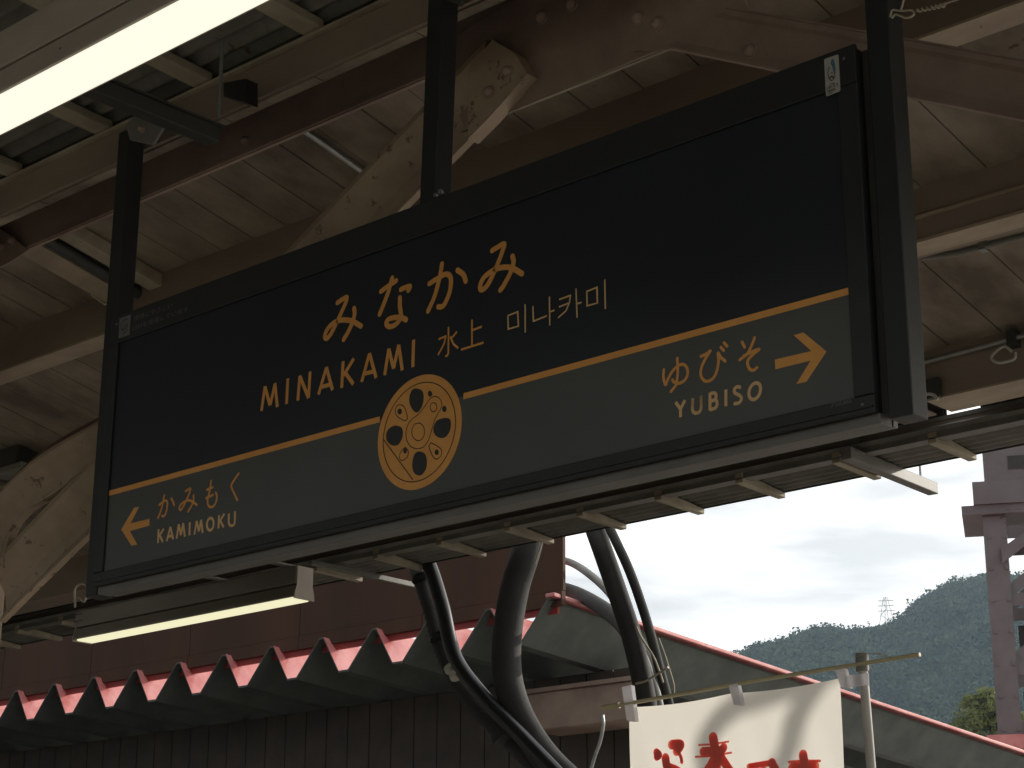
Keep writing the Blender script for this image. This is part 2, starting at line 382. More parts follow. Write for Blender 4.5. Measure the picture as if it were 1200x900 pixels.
for p in ((574, 108), (596, 84)): bolt(p, YB - .034, .016, parent=lb)
brace([(850, 10), (1010, 38), (1200, 72), (1500, 124)], [(783, 53), (925, 82), (1200, 137), (1500, 205)], YB, mtl='steel')
# curved rail that joins the brace to the column
U = spline([(330, 392, 0), (200, 452, 0), (113, 499, 0), (60, 529, 0), (20, 562, 0), (-8, 600, 0), (-25, 660, 0)], 5)
W = spline([(335, 430, 0), (210, 492, 0), (104, 546, 0), (68, 573, 0), (32, 596, 0), (12, 622, 0), (2, 665, 0)], 5)
crv = brace([tuple(p[:2]) for p in U], [tuple(p[:2]) for p in W], YT - .06, 'curved_brace', 'cream', .03)
m = MB()
Uw = [hit(p[:2], 'y', YT - .03) for p in U]
for p, q in zip(Uw, Uw[1:]):
    n = np.array([0, 0, .03]); m.hexa([p, q, q + (0, .03, 0), p + (0, .03, 0)], [p + n, q + n, q + n + (0, .03, 0), p + n + (0, .03, 0)])
m.build('brace_top_flange', M['brown_panel'], crv)  # dark brown colour stands for the shade on this flange
cx = hit((2, 745), 'y', YT + .06)[0]
zc_ = hit((6, 650), 'y', YT - .05)[2]
for c in (cx, cx + 6.05, cx - 6.05):
    MB().box(c - .15, c, YT - .05, YT + .06, FLOOR, zc_).build('column', M['cream'], can, bevel=.006)
# mirrored braces of the next bays (left of the column)
for s, base in ((1, cx),):
    z1 = zb0; m = MB()
    a = np.array([base - .15, YB, z1 - 1.42]); b = np.array([base - 2.9, YB, z1])
    m.hexa([a, b, b + (0, .012, 0), a + (0, .012, 0)], [a + (0, 0, .17), b + (0, 0, .17), b + (0, .012, .17), a + (0, .012, .17)])
    m.build('knee_brace', M['cream'], can)

# --- purlins under the boards
def zline(px, y): return hit(px, 'y', y)[2]
yB = 1.211; zB = zline((1072, 46), yB); yB2 = hit((1117, 54), 'z', zB)[1]
MB().box(X0, X1, yB, yB + .03, zB + .004, PZ(yB) + .01).build('purlin', M['purlin'], can)
MB().box(X0, X1, yB - .002, yB2, zB - .006, zB + .0035).build('purlin_flange', M['flange'], can)
yC = 2.171
zc0, zc1, zc2 = (zline(p, yC) for p in ((1200, 187), (1200, 217), (1200, 247)))
MB().box(X0, X1, yC, yC + .05, zc1, PZ(yC) + .01).build('purlin', M['purlin'], can)
MB().box(X0, X1, yC - .010, yC + .04, zc1 - .014, zc1 - .0005).build('purlin_flange', M['flange'], can)
MB().box(X0, X1, yC - .004, yC + .05, zc2, zc1 - .015).build('purlin', M['purlin'], can)
yC2 = hit((1133, 281), 'z', zc2)[1]
MB().box(X0, X1, yC - .012, yC2, zc2 - .012, zc2 - .0005).build('purlin_flange', M['flange'], can)
MB().box(X0, X1, yC + .052, yC + .22, zc2 + .03, PZ(yC + .2) - .002).build('blocking', M['purlin'], can)
yD = 3.21
zd0 = zline((1200, 443), yD); yD2 = hit((1200, 463), 'z', zd0)[1]
dx0 = hit((1085, 470), 'y', yD)[0]
MB().box(X0, X1, yD, yD + .03, zd0 + .004, PZ(yD) + .03).build('purlin', M['purlin'], can)
MB().box(dx0, X1, yD - .002, yD2, zd0 - .005, zd0 + .0035).build('purlin_flange', M['flange'], can)  # bright stretch of the flange, ground light painted in by the lighter colour
MB().box(X0, dx0 - .07, yD - .002, yD2, zd0 - .005, zd0 + .0035).build('purlin_flange', M['purlin'], can)

# --- eave channel, short rafters and corrugated sheet
yE = 3.79
ze_t, ze_m, ze_l, ze_b = (zline(p, yE) for p in ((1120, 484), (1120, 489), (1120, 500), (1120, 508.5)))
MB().box(X0, X1, yE, yE + .02, ze_m, ze_t).build('eave_channel', M['grey'], can)
MB().box(X0, X1, yE + .004, yE + .012, ze_l, ze_m - .0005).build('eave_channel_web', M['purlin'], can)
MB().box(X0, X1, yE - .014, yE + .018, ze_b, ze_l - .0005).build('eave_angle', M['grey'], can)
MB().box(X0, X1, yE - .020, yE + .05, ze_b - .007, ze_b - .0005).build('eave_flange', M['grey'], can)
zEd = ze_b - .028
yEd = hit((1200, 521.5), 'z', zEd + .026)[1]
es = (ze_b - .004 - zEd) / (yEd - yE)
EZ = lambda y: ze_b - .004 - es * (y - yE)
for p in ((520, 635), (613, 622), (700, 605), (797, 588), (890, 568), (1115, 522), (1003, 545)):
    x = hit(p, 'z', ze_b)[0]; hw = .022
    MB().hexa([(x - hw, yE - .02, EZ(yE) - .022), (x + hw, yE - .02, EZ(yE) - .022), (x + hw, yEd - .015, EZ(yEd) - .006), (x - hw, yEd - .015, EZ(yEd) - .006)],
              [(x - hw, yE - .02, EZ(yE) + .03), (x + hw, yE - .02, EZ(yE) + .03), (x + hw, yEd - .015, EZ(yEd) + .02), (x - hw, yEd - .015, EZ(yEd) + .02)]
              ).build('eave_rafter', M['rafter'], can, bevel=.004)
xr = hit((520, 635), 'z', ze_b)[0]
for i in range(1, 18):
    x = xr - .5 * i
    MB().hexa([(x - .022, yE - .02, EZ(yE) - .022), (x + .022, yE - .02, EZ(yE) - .022), (x + .022, yEd - .015, EZ(yEd) - .006), (x - .022, yEd - .015, EZ(yEd) - .006)],
              [(x - .022, yE - .02, EZ(yE) + .03), (x + .022, yE - .02, EZ(yE) + .03), (x + .022, yEd - .015, EZ(yEd) + .02), (x - .022, yEd - .015, EZ(yEd) + .02)]
              ).build('eave_rafter', M['rafter'], can)
x = X0
while x < X1:
    corrugated(yE - .05, yEd, lambda y: EZ(y) + .033, x, min(x + 1.83, X1), .055, .009).build('corrugated_sheet', M['corr'], can, smooth=True)
    x += 1.83
MB().box(X0, X1, yEd - .001, yEd + .004, EZ(yEd) + .026, EZ(yEd) + .044).build('eave_trim', M['dark'], can)
# flashing between the last purlin and the eave channel, open for a hand's width where daylight shows
gx0, gx1 = hit((1106, 478), 'y', 3.79)[0], hit((1146, 474), 'y', 3.79)[0]
for a, b in ((X0, gx0), (gx1, X1)):
    MB().box(a, b, yE + .0205, yE + .026, ze_t - .02, ze_t + .05).build('flashing_lip', M['roof_dark'], can)
    zz = PZ(yD) + .02
    MB().hexa([(a, yD - .05, zz), (b, yD - .05, zz), (b, yE + .02, ze_t + .034), (a, yE + .02, ze_t + .034)],
              [(a, yD - .05, zz + .01), (b, yD - .05, zz + .01), (b, yE + .02, ze_t + .044), (a, yE + .02, ze_t + .044)]).build('flashing', M['roof_dark'], can)
# principal rafters under the boards (left of the sign post)
def prafter(pa, pb, drop, mtl, name='ceiling_rafter', ya=.55, yb=3.2):
    n = (0, SL, 1); d = 1.908 + SL * .499 - drop
    a, b = hitp(pa, n, d)[0], hitp(pb, n, d)[0]
    a, b = min(a, b), max(a, b)
    z = lambda y: PZ(y) - drop
    MB().hexa([(a, ya, z(ya)), (b, ya, z(ya)), (b, yb, z(yb)), (a, yb, z(yb))],
              [(a, ya, PZ(ya) - .004), (b, ya, PZ(ya) - .004), (b, yb, PZ(yb) - .004), (a, yb, PZ(yb) - .004)]).build(name, M[mtl], can)
prafter((28, 300), (50, 289), .06, 'flange')
prafter((78, 284), (97, 281), .06, 'rafter')
# plain iron tie seen below the boards near the left edge
cdk = hit((12, 520), 'y', 2.4)

# ================================================================== PIPES, CONDUITS
def pipe_thing(name, label, cat, pts, r, mtl='galv', group=None, clips=()):
    t = thing(name, label, cat, tuple(pts[0]), group)
    MB().tube(pts, r, 12).build('pipe', M[mtl], t, smooth=True)
    for c in clips:
        MB().box(c[0] - .012, c[0] + .012, c[1] - r * 1.5, c[1] + r * 1.5, c[2] - r * 1.4, c[2] + r * 2.2).build('pipe_clip', M['galv'], t, bevel=.003)
    return t
nP = (0, SL, 1)
def onb(px, drop): return hitp(px, nP, 1.908 + SL * .499 - drop)
a, b = onb((288, 110), .03), onb((520, 263), .03)
x = (onb((362, 160), .03)[0] + onb((430, 206), .03)[0]) / 2
pipe_thing('conduit', 'thin galvanised conduit running up the ceiling boards above the sign, left of the light brace', 'conduit',
           [(x, y, PZ(y) - .022) for y in (.2, .7, 1.19)], .013, clips=[(x, .6, PZ(.6) - .022)])
x = onb((66, 290), .06)[0]
pipe_thing('conduit', 'dark fat pipe between two pale rafters left of the first sign post', 'pipe', [(x, y, PZ(y) - .05) for y in (.56, 1.5, 3.2)], .028, 'dark')
pts = [onb(p, .035) for p in ((900, 345), (1068, 303), (1120, 297), (1150, 289), (1200, 276), (1330, 245))]
pipe_thing('conduit', 'bent grey conduit crossing the boards right of the sign, with a coupling', 'conduit', pts, .013, 'grey',
           clips=[onb((1152, 289), .033)])
yc = yD - .035
pts = [hit(p, 'y', yc) for p in ((1000, 447), (1074, 427), (1200, 393), (1330, 358))]
t = pipe_thing('conduit', 'straight galvanised conduit clipped to the lower beam right of the sign', 'conduit', pts, .011, 'galv')
c = hit((1187, 401), 'y', yc)
MB().box(c[0] - .02, c[0] + .02, c[1] - .02, yD - .001, c[2] - .018, c[2] + .05).build('pipe_clip', M['dark'], t, bevel=.004)
q = [hit(p, 'y', yc - .02) for p in ((1178, 404), (1163, 416), (1172, 424), (1183, 422), (1181, 413), (1172, 409))]
MB().tube(spline([hit(p, 'y', yc - .02) for p in ((1186, 412), (1176, 406), (1162, 418), (1170, 425), (1188, 421), (1190, 413))], 4), .006, 8).build('cable_tie', M['tape'], t, smooth=True)
a = hit((1078, 446), 'y', yD - .03); b = hit((1101, 470), 'y', yD - .03)
t = thing('clamp_box', 'small dark clamp on the lower beam, just right of the right sign post', 'clamp', tuple(a))
MB().box(a[0], b[0], yD - .03, yD - .0005, b[2] + .02, a[2]).build('clamp_body', M['dark'], t, bevel=.004)
MB().tube(spline([hit(p, 'y', yD - .034) for p in ((1080, 470), (1086, 462), (1094, 463), (1099, 468))], 4), .007, 8).build('strap', M['tape'], t, smooth=True)
# ribbed duct behind the beams at far left
dz = [hit(p, 'y', 1.9) for p in ((-60, 480), (0, 462), (40, 452), (80, 440), (120, 430), (200, 408))]
t = thing('flexible_duct', 'dark ribbed duct under the ceiling boards at the far left edge', 'duct', tuple(dz[0]))
MB().tube(spline(dz, 8), .075, 16, ripple=.10, step=.045).build('duct_hose', M['purlin'], t, smooth=True)
t = thing('junction_box', 'dark square box under the ceiling boards at the left edge, above the curved brace', 'box', tuple(hit((20, 540), 'y', 1.9)))
a = hit((18, 545), 'y', 2.0)
MB().box(a[0] - .35, a[0], a[1], a[1] + .22, a[2], a[2] + .11).build('box_body', M['dark'], t, bevel=.006)
MB().box(a[0] - .2, a[0] + .10, a[1] - .03, a[1] + .1, a[2] - .035, a[2] - .002).build('box_lid', M['grey'], t, bevel=.004)

# ================================================================== HANGER ARM, BRACKETS, WIRES
t = thing('hanger_arm', 'black steel arm with a thin rod under the corrugated roof, above the left sign post', 'bracket', tuple(hit((257, 160), 'y', -.05)))
e = hit((257, 166), 'y', -.05); xa, za = e[0], e[2]
MB().box(xa - .055, xa, -1.0, -.05, za, za + .05).build('arm', M['dark'], t, bevel=.003)
MB().box(xa - .062, xa + .012, -.9, -.03, za + .0505, za + .056).build('arm_flange', M['dark'], t)
a = hit((256, 137), 'y', -.07)
MB().tube([(a[0], a[1], a[2] - .01), (a[0], a[1], zA - .01)], .006, 10).build('rod', M['galv'], t, smooth=True)
q = [(262, 97), (288, 92), (288, 120), (262, 113)]
MB().plate(q, -.0, .05).build('gusset_block', M['hose'], t)
def outrigger(p0, p1, z, label, grp, hang=True, w=.05):
    a = hit(p0, 'z', z); b = hit(p1, 'z', z)
    t = thing('outrigger_arm', label, 'bracket', tuple(a), grp)
    m = MB(); d = b - a; d = d / np.linalg.norm(d); s = np.array([d[1], -d[0], 0]) * w / 2
    a = a - d * .05
    m.hexa([a - s, a + s, b + s, b - s], [v + np.array([0, 0, w * 1.05]) for v in (a - s, a + s, b + s, b - s)])
    m.build('arm', M['grey'], t, bevel=.004)
    if hang:
        c = b - d * .12
        MB().tube([c + (0, 0, w), c + (0, 0, w + .24)], .006, 8).build('rod', M['galv'], t, smooth=True)
    return t
oz = ze_b - .055
t = outrigger((998, 541), (1094, 580), oz, 'grey square arm reaching out past the eave into the sky, right below the sign', 'arms under the eave', True, .055)
b = hit((1000, 520), 'y', yE - .02)
MB().box(b[0] - .03, b[0] + .03, yE - .024, yE - .0145, b[2] - .045, b[2] + .05).build('fixing_plate', M['grey'], t, bevel=.003)
MB().box(b[0] - .035, b[0] + .06, yE - .09, yE - .022, b[2] - .062, b[2] - .055).build('fixing_clip', M['galv'], t)
outrigger((372, 664), (490, 690), oz + .0, 'grey arm under the eave between the small lamp and the black hoses', 'arms under the eave', False, .03)

def wire(name, label, pts, r=.003, mtl='wire', cat='wire'):
    t = MB().tube(spline(pts, 5), r, 8).build(name, M[mtl], smooth=True); return tag(t, label, cat)
y = -.02
t = thing('wire_tie', 'twisted wire loop tied round the right sign post near the top edge', 'wire', tuple(hit((1060, 12), 'y', y)))
MB().tube(spline([hit(p, 'y', y) for p in ((1043, 20), (1046, 12), (1056, 13), (1068, 12), (1071, 17), (1062, 21), (1050, 17), (1045, 21))], 5), .0028, 8).build('loop', M['wire'], t, smooth=True)
MB().tube(spline([hit(p, 'y', y) for p in ((1055, 14), (1059, 0), (1062, -20))], 4), .0022, 8).build('strand', M['wire'], t, smooth=True)
tw = []
for i in range(26):
    f = i / 25; p = hit((1074 + 34 * f, 13 - 7 * f), 'y', y); tw.append(p + np.array([0, .004 * math.cos(i * 1.6), .004 * math.sin(i * 1.6)]))
MB().tube(tw, .0026, 8).build('twist', M['wire'], t, smooth=True)
MB().tube([hit((1092, 9), 'y', y), hit((1160, -12), 'y', y)], .0022, 8).build('strand', M['wire'], t, smooth=True)
t = thing('wire_tie', 'short twisted wire end beside the left sign post, below the pale rafter', 'wire', tuple(hit((115, 352), 'y', .2)))
tw = []
for i in range(22):
    f = i / 21; p = hit((107 + 17 * f, 345 + 12 * f), 'y', .2); tw.append(p + np.array([0, .004 * math.cos(i * 1.6), .004 * math.sin(i * 1.6)]))
MB().tube(tw, .0025, 8).build('twist', M['wire'], t, smooth=True)

# ================================================================== STATION SIGN
def S(px, y=0.0): return hit(px, 'y', y)
SW, SH = 2.862, .9
sg = thing('station_sign', 'large black hanging station name sign with gold Japanese lettering, grey lower band and arrows', 'sign', (SW / 2, .05, 0))
body = MB().box(.004, SW - .004, .012, .098, .004, SH - .004).build('sign_box', M['sign_frame'], sg, bevel=.003)
# frame rails, 12 mm proud of the box
fl, fr, ft, fb = .043, .052, .098, .042
MB().box(0, SW, 0, .0115, SH - ft, SH).build('frame_rail', M['sign_frame'], sg, bevel=.002)
MB().box(0, SW, 0, .0115, 0, fb).build('frame_rail', M['sign_frame'], sg, bevel=.002)
MB().box(0, fl, 0, .0115, fb + .001, SH - ft - .001).build('frame_rail', M['sign_frame'], sg, bevel=.002)
MB().box(SW - fr, SW, 0, .0115, fb + .001, SH - ft - .001).build('frame_rail', M['sign_frame'], sg, bevel=.002)
MB().box(.004, SW - .004, -.004, -.0005, .012, .016).build('frame_bead', M['sign_frame'], sg)
MB().box(0, SW + .0, .020, .070, -.022, .0035).build('bottom_tray', M['tray'], sg, bevel=.003)
MB().box(0, SW, .076, .094, -.018, .0035).build('bottom_trim', M['tray'], sg)
# faces
gl = np.array([S((126.7, 577)), S((996, 339.6))])
gz = (gl[0][2] + gl[1][2]) / 2; gh = .0105 * 0 + .0085
PX0, PX1, PZ0, PZ1 = fl, SW - fr, fb, SH - ft
MB().box(PX0 + .001, PX1 - .001, .0075, .0118, gz, PZ1 - .001).build('upper_face', M['panel_top'], sg)
MB().box(PX0 + .001, PX1 - .001, .0075, .0118, PZ0 + .001, gz - .0005).build('lower_face', M['panel_low'], sg)
ec = S((489, 505.5)); 
er = (S((489, 438.5))[2] - S((489, 573))[2]) / 2 * .985
MB().box(PX0 + .001, ec[0] - er * .97, .0066, .0074, gz - gh, gz + gh).build('gold_line', M['gold'], sg)
MB().box(ec[0] + er * 1.03, PX1 - .001, .0066, .0074, gz - gh, gz + gh).build('gold_line', M['gold'], sg)

_k = [0]
def ribbon(mb, P, wd, y0, closed=False, round_=True):
    """flat stroke on the sign; P in sign coordinates (x,z)"""
    P = [np.array(p, float) for p in P]
    _k[0] += 1; y = y0 - .00005 * (_k[0] % 9)
    n = len(P); h = wd / 2
    if not closed:
        def yo_(): _k[0] += 1; return y0 - .00003 * (_k[0] % 29)
        for i, (a, b) in enumerate(zip(P, P[1:])):
            d = b - a; ln = np.linalg.norm(d)
            if ln < 1e-6: continue
            m = np.array([-d[1], d[0]]) / ln * h; yy = yo_()
            mb.add([(q[0], yy, q[1]) for q in (a + m, b + m, b - m, a - m)], [(0, 1, 2, 3)])
        for i, c in enumerate(P):
            if not round_ and i in (0, n - 1): continue
            yy = yo_(); mb.add([(c[0] + h * .99 * math.cos(t), yy, c[1] + h * .99 * math.sin(t)) for t in np.linspace(0, 2 * math.pi, 15)[:-1]], [tuple(range(14))])
        return
    Lf = []; Rt = []
    for i in range(n):
        if closed: a, b = P[(i - 1) % n], P[(i + 1) % n]
        else: a, b = P[max(i - 1, 0)], P[min(i + 1, n - 1)]
        d = b - a; d = d / (np.linalg.norm(d) + 1e-9); m = np.array([-d[1], d[0]])
        if 0 < i < n - 1 or closed:
            d1 = P[i] - P[i - 1]; d1 = d1 / (np.linalg.norm(d1) + 1e-9); c = max(.35, abs(np.dot(m, np.array([-d1[1], d1[0]])))); k = h / c
        else: k = h
        Lf.append(P[i] + m * k); Rt.append(P[i] - m * k)
    V = [(p[0], y, p[1]) for p in Lf] + [(p[0], y, p[1]) for p in Rt]
    F = [(i, (i + 1) % n, n + (i + 1) % n, n + i) for i in range(n if closed else n - 1)]
    mb.add(V, F)
def cvt(P, o, s, y=0.0): return [S((o[0] + p[0] / s, o[1] + p[1] / s), y)[[0, 2]] for p in P]
def lettering(strokes, o, s, wd, name, label, m='gold', curve=True, rnd=True, par=None, y=0.0, yo=.0072, closed=()):
    mb = MB()
    for i, st in enumerate(strokes):
        P = cvt(st, o, s, y)
        if curve and len(P) > 2: P = spline(P, 5)
        ribbon(mb, P, wd, yo, i in closed, rnd)
    ob = mb.build(name, M[m], par or sg, label=label)
    # front faces must look towards the platform side
    return ob
Z1 = ((360, 270), 1200 / 280)
mi1 = [[(143,360),(170,342),(190,334),(184,362),(158,420),(125,490),(100,530),(86,540),(80,525),(95,490),(130,458),(170,447),(215,452),(262,478)],
       [(226,388),(230,415),(218,460),(195,510),(174,545)]]
na = [[(362,303),(395,278),(438,250)], [(418,236),(402,295),(378,360),(355,418)], [(462,294),(485,283),(508,278),(500,298)],
      [(457,335),(457,380),(462,420),(452,452),(428,474),(402,480),(388,464),(402,442),(435,434),(468,436),(488,446)]]
ka = [[(605,264),(650,236),(690,216),(712,236),(708,300),(685,360),(668,380),(650,380)], [(668,165),(655,240),(630,330),(598,402)], [(746,196),(775,218),(788,252)]]
mi2 = [[(920,98),(948,80),(980,64),(974,95),(948,165),(912,245),(886,285),(864,294),(860,272),(880,232),(925,198),(975,182),(1020,186),(1070,214)],
       [(1022,126),(1028,155),(1014,205),(985,262),(962,296)]]
for n_, st in (('mi', mi1), ('na', na), ('ka', ka), ('mi', mi2)):
    lettering(st, *Z1, .0158, 'kana', 'large gold hiragana character')
Z2 = ((290, 280), 1029 / 240)
mina = [[[(62,862),(80,737)],[(80,740),(105,833)],[(105,833),(129,724)],[(129,722),(141,842)]], [[(194,698),(187,827)]],
        [[(244,810),(254,684)],[(254,686),(298,796)],[(298,796),(306,663)]], [[(348,779),(388,642)],[(388,642),(419,757)],[(362,741),(409,728)]],
        [[(465,746),(472,612)],[(526,598),(474,684)],[(482,668),(524,727)]], [[(565,716),(605,572)],[(605,572),(638,696)],[(580,674),(626,662)]],
        [[(680,682),(701,547)],[(701,550),(725,648)],[(725,648),(751,528)],[(751,530),(769,657)]], [[(826,503),(822,641)]]]
for st in mina: lettering(st, *Z2, .0122, 'letter', 'gold capital letter of the name MINAKAMI', curve=False, rnd=False)
Z3 = ((500, 280), 1200 / 220)
sui = [[(128,558),(128,650),(127,728),(118,744),(108,744)], [(65,638),(112,617),(100,668),(62,738)], [(183,588),(165,612),(140,636)], [(138,620),(160,668),(190,694)]]
jou = [[(278,512),(278,688)], [(278,580),(342,556)], [(208,704),(353,658)]]
for st in (sui, jou): lettering(st, *Z3, .0062, 'kanji', 'thin gold kanji character', curve=False, rnd=False, m='gold')
kor = [([[(508,487),(571,461),(575,553),(510,572)], [(618,413),(619,594)]], (0,)), ([[(668,424),(671,522),(757,487)], [(774,364),(776,549)], [(776,462),(806,451)]], ()),
       ([[(836,383),(908,357),(903,400),(880,455),(830,500)], [(834,430),(895,406)], [(943,312),(950,500)], [(948,410),(978,401)]], ()),
       ([[(1012,331),(1077,305),(1080,405),(1014,423)], [(1127,254),(1131,443)]], (0,))]
for st, cl in kor: lettering(st, *Z3, .0046, 'hangul', 'thin pale gold hangul character', curve=False, rnd=False, m='pale_gold', closed=cl)
Z4 = ((120, 530), 1200 / 180)
kam = [[[(420,706),(425,598)],[(466,594),(427,655)],[(433,645),(459,698)]], [[(488,692),(517,580)],[(517,580),(539,676)],[(500,656),(531,648)]],
       [[(566,672),(583,558)],[(583,560),(600,645)],[(600,645),(618,550)],[(618,552),(631,657)]], [[(668,543),(665,646)]],
       [[(704,640),(722,532)],[(722,535),(740,615)],[(740,615),(757,524)],[(757,525),(769,627)]],
       'O', [[(893,592),(897,487)],[(939,477),(900,541)],[(905,530),(934,582)]], 'U']
for st in kam:
    if st == 'O': lettering([[(828 + 26 * math.cos(a) + 3 * math.sin(a), 558 - 48 * math.sin(a)) for a in np.linspace(0, 2 * math.pi, 25)[:-1]]], *Z4, .0086, 'letter', None, 'pale_gold', False, False, closed=(0,))
    elif st == 'U': lettering([[(975,474),(974,545),(986,568),(1004,568),(1019,545),(1022,457)]], *Z4, .0086, 'letter', None, 'pale_gold', True, False)
    else: lettering(st, *Z4, .0086, 'letter', 'pale gold capital letter of the name KAMIMOKU', 'pale_gold', False, False)
for st in ([[(430,408),(455,388),(480,374),(494,392),(489,440),(476,484),(464,496),(452,494)],[(470,334),(458,395),(440,460),(421,510)],[(524,358),(538,382),(546,410)]],
           [[(636,300),(654,290),(674,280),(668,308),(640,375),(612,432),(596,448),(588,436),(600,404),(640,376),(680,376),(724,408)],[(697,332),(698,372),(680,420),(655,460)]],
           [[(835,220),(826,290),(808,370),(812,408),(832,425),(858,414),(878,370),(880,330),(872,312)],[(803,290),(848,270)],[(797,354),(850,330)]],
           [[(1051,163),(1018,212),(993,258),(1012,310),(1040,370)]]):
    lettering(st, *Z4, .0078, 'kana', 'small gold hiragana character over the name KAMIMOKU')
Z5 = ((760, 380), 5.0)
for st, cl in (([[(148,452),(176,492)],[(204,440),(177,492)],[(177,490),(177,541)]], ()), ([[(249,430),(248,495),(258,514),(272,517),(288,508),(298,482),(297,416)]], ()),
           ([[(350,398),(350,500)]], ()), ([[(350,404),(375,398),(386,412),(380,436),(350,448),(382,440),(392,460),(382,486),(350,497)]], ()), ([[(443,378),(443,476)]], ()),
           ([[(529,366),(510,362),(494,376),(496,398),(524,414),(534,434),(520,456),(490,462)]], ()),
           ([[(612 + 34 * math.cos(a) + 4 * math.sin(a), 388 - 48 * math.sin(a) - 8 * math.cos(a)) for a in np.linspace(0, 2 * math.pi, 25)[:-1]]], (0,))):
    lettering(st, *Z5, .0086, 'letter', 'pale gold capital letter of the name YUBISO', 'pale_gold', True, False, closed=cl)
for st in ([[(80,262),(78,312),(90,350),(104,316),(135,265),(178,232),(208,240),(220,275),(206,318),(170,342),(140,335),(130,322)],[(158,195),(162,270),(152,345),(122,390)]],
           [[(298,184),(325,172),(352,152),(325,195),(300,250),(298,300),(325,330),(362,318),(388,275),(400,215),(398,165),(412,188),(440,212)],[(413,130),(430,150)],[(432,104),(450,124)]],
           [[(538,100),(553,130)],[(612,75),(594,120),(568,170),(525,204)],[(548,182),(595,158),(638,143),(596,178),(570,212),(578,252),(602,266),(627,250)]]):
    lettering(st, *Z5, .0080, 'kana', 'small gold hiragana character over the name YUBISO')
def poly(P, o, s, y, name, m, par=sg, label=None):
    c = cvt(P, o, s); a = [(p[0], y, p[1]) for p in c]
    return MB().prism(a, [(p[0], y + .0005, p[2]) for p in a]).build(name, M[m], par, label=label)
poly([(840,60),(897,43),(1033,155),(915,332),(855,347),(940,208),(733,260),(730,203),(945,152)], *Z5, .0068, 'arrow', 'gold', label='gold arrow pointing right')
poly([(133,600),(235,430),(273,423),(205,553),(353,517),(352,570),(200,613),(258,717),(213,727)], *Z4, .0068, 'arrow', 'gold', label='gold arrow pointing left')
# wheel emblem
Z6 = ((430, 430), 6.0)
cz = (ec[0], ec[2])
a = [(cz[0] + er * math.cos(t), .0062, cz[1] + er * math.sin(t)) for t in np.linspace(0, 2 * math.pi, 73)[:-1]]
em = MB().prism(a, [(p[0], .0074, p[2]) for p in a]).build('wheel_emblem', M['gold'], sg, label='round gold locomotive wheel emblem with crank')
for P in ([(345,148),(378,165),(388,210),(378,270),(350,312),(325,312),(298,275),(286,225),(300,170),(322,150)],
          [(530,355),(568,360),(580,395),(570,450),(540,490),(500,495),(465,470),(457,425),(480,375)],
          [(190,408),(230,420),(242,460),(232,510),(205,545),(165,548),(130,515),(126,465),(150,425)],
          [(360,590),(395,605),(410,650),(405,710),(375,755),(340,757),(315,730),(308,680),(320,620),(340,595)]):
    Q = spline([np.array((*p, 0.)) for p in P + P[:1]], 3)[:-1]
    poly([p[:2] for p in Q], *Z6, .0056, 'wheel_opening', 'opening', em)
for cxx, cyy, rx_, ry_ in ((433,185,15,21),(534,292,15,22),(220,310,15,21),(258,588,12,19),(480,597,14,20)):
    poly([(cxx + rx_ * math.cos(t), cyy + ry_ * math.sin(t)) for t in np.linspace(0, 2 * math.pi, 15)[:-1]], *Z6, .0055, 'wheel_dot', 'opening', em)
outl = MB()
def oline(P, closed=True, curve=True, wd=.0025):
    c = cvt(P, *Z6)
    if curve: c = spline(c + c[:1], 4)[:-1] if closed else spline(c, 4)
    ribbon(outl, c, wd, .0058, closed, False)
oline([(335,573),(292,552),(266,500),(268,430),(298,372),(350,330),(400,268),(435,218),(470,204),(503,222),(516,268),(492,320),(462,380),(442,450),(420,515),(382,562)])
oline([(350 + 45 * math.cos(t), 453 - 62 * math.sin(t)) for t in np.linspace(0, 2 * math.pi, 25)[:-1]])
oline([(458 + 23 * math.cos(t), 280 - 32 * math.sin(t)) for t in np.linspace(0, 2 * math.pi, 21)[:-1]])
oline([(225,262),(250,275),(266,315),(274,355),(262,374),(235,366),(198,338),(189,302),(203,270)])
oline([(440,530),(475,548),(512,578),(511,618),(482,645),(455,628),(436,590),(426,556)])
oline([(262,562),(280,590),(274,628),(240,656),(220,640),(224,602),(245,574)])
ribbon(outl, [(cz[0] + er * .862 * math.cos(t), cz[1] + er * .862 * math.sin(t)) for t in np.linspace(0, 2 * math.pi, 61)[:-1]], 0.0026, .0058, True, False)
oline([(105,505),(312,790)], False, False, .003)
outl.build('wheel_outline', M['line_dark'], em)

# stickers
def text(body, px, hpx, wpx, m, par, y=-.0012, name='text'):
    cu = bpy.data.curves.new('t', 'FONT'); cu.body = body; cu.size = 1; cu.resolution_u = 4; cu.fill_mode = 'BOTH'
    o = bpy.data.objects.new('t', cu); COL.objects.link(o)
    dg = bpy.context.evaluated_depsgraph_get(); me = bpy.data.meshes.new_from_object(o.evaluated_get(dg))
    bpy.data.objects.remove(o); me.materials.clear(); me.materials.append(M[m])
    if not len(me.vertices): return None
    co = np.array([v.co[:] for v in me.vertices]); mn, mx_ = co.min(0), co.max(0)
    a = S(px); b = S((px[0] + wpx[0], px[1] + wpx[1])); c = S((px[0], px[1] - hpx))
    sx_ = (b[0] - a[0]) / (mx_[0] - mn[0]); sz_ = (c[2] - a[2]) / (mx_[1] - mn[1])
    for v in me.vertices: v.co = (a[0] + (v.co.x - mn[0]) * sx_, y, a[2] + (v.co.y - mn[1]) * sz_)
    me.name = name; ob = bpy.data.objects.new(name, me); COL.objects.link(ob); ob.parent = par; ob.matrix_parent_inverse = root_inv(par)
    return ob
Z7 = ((100, 320), 7.5)
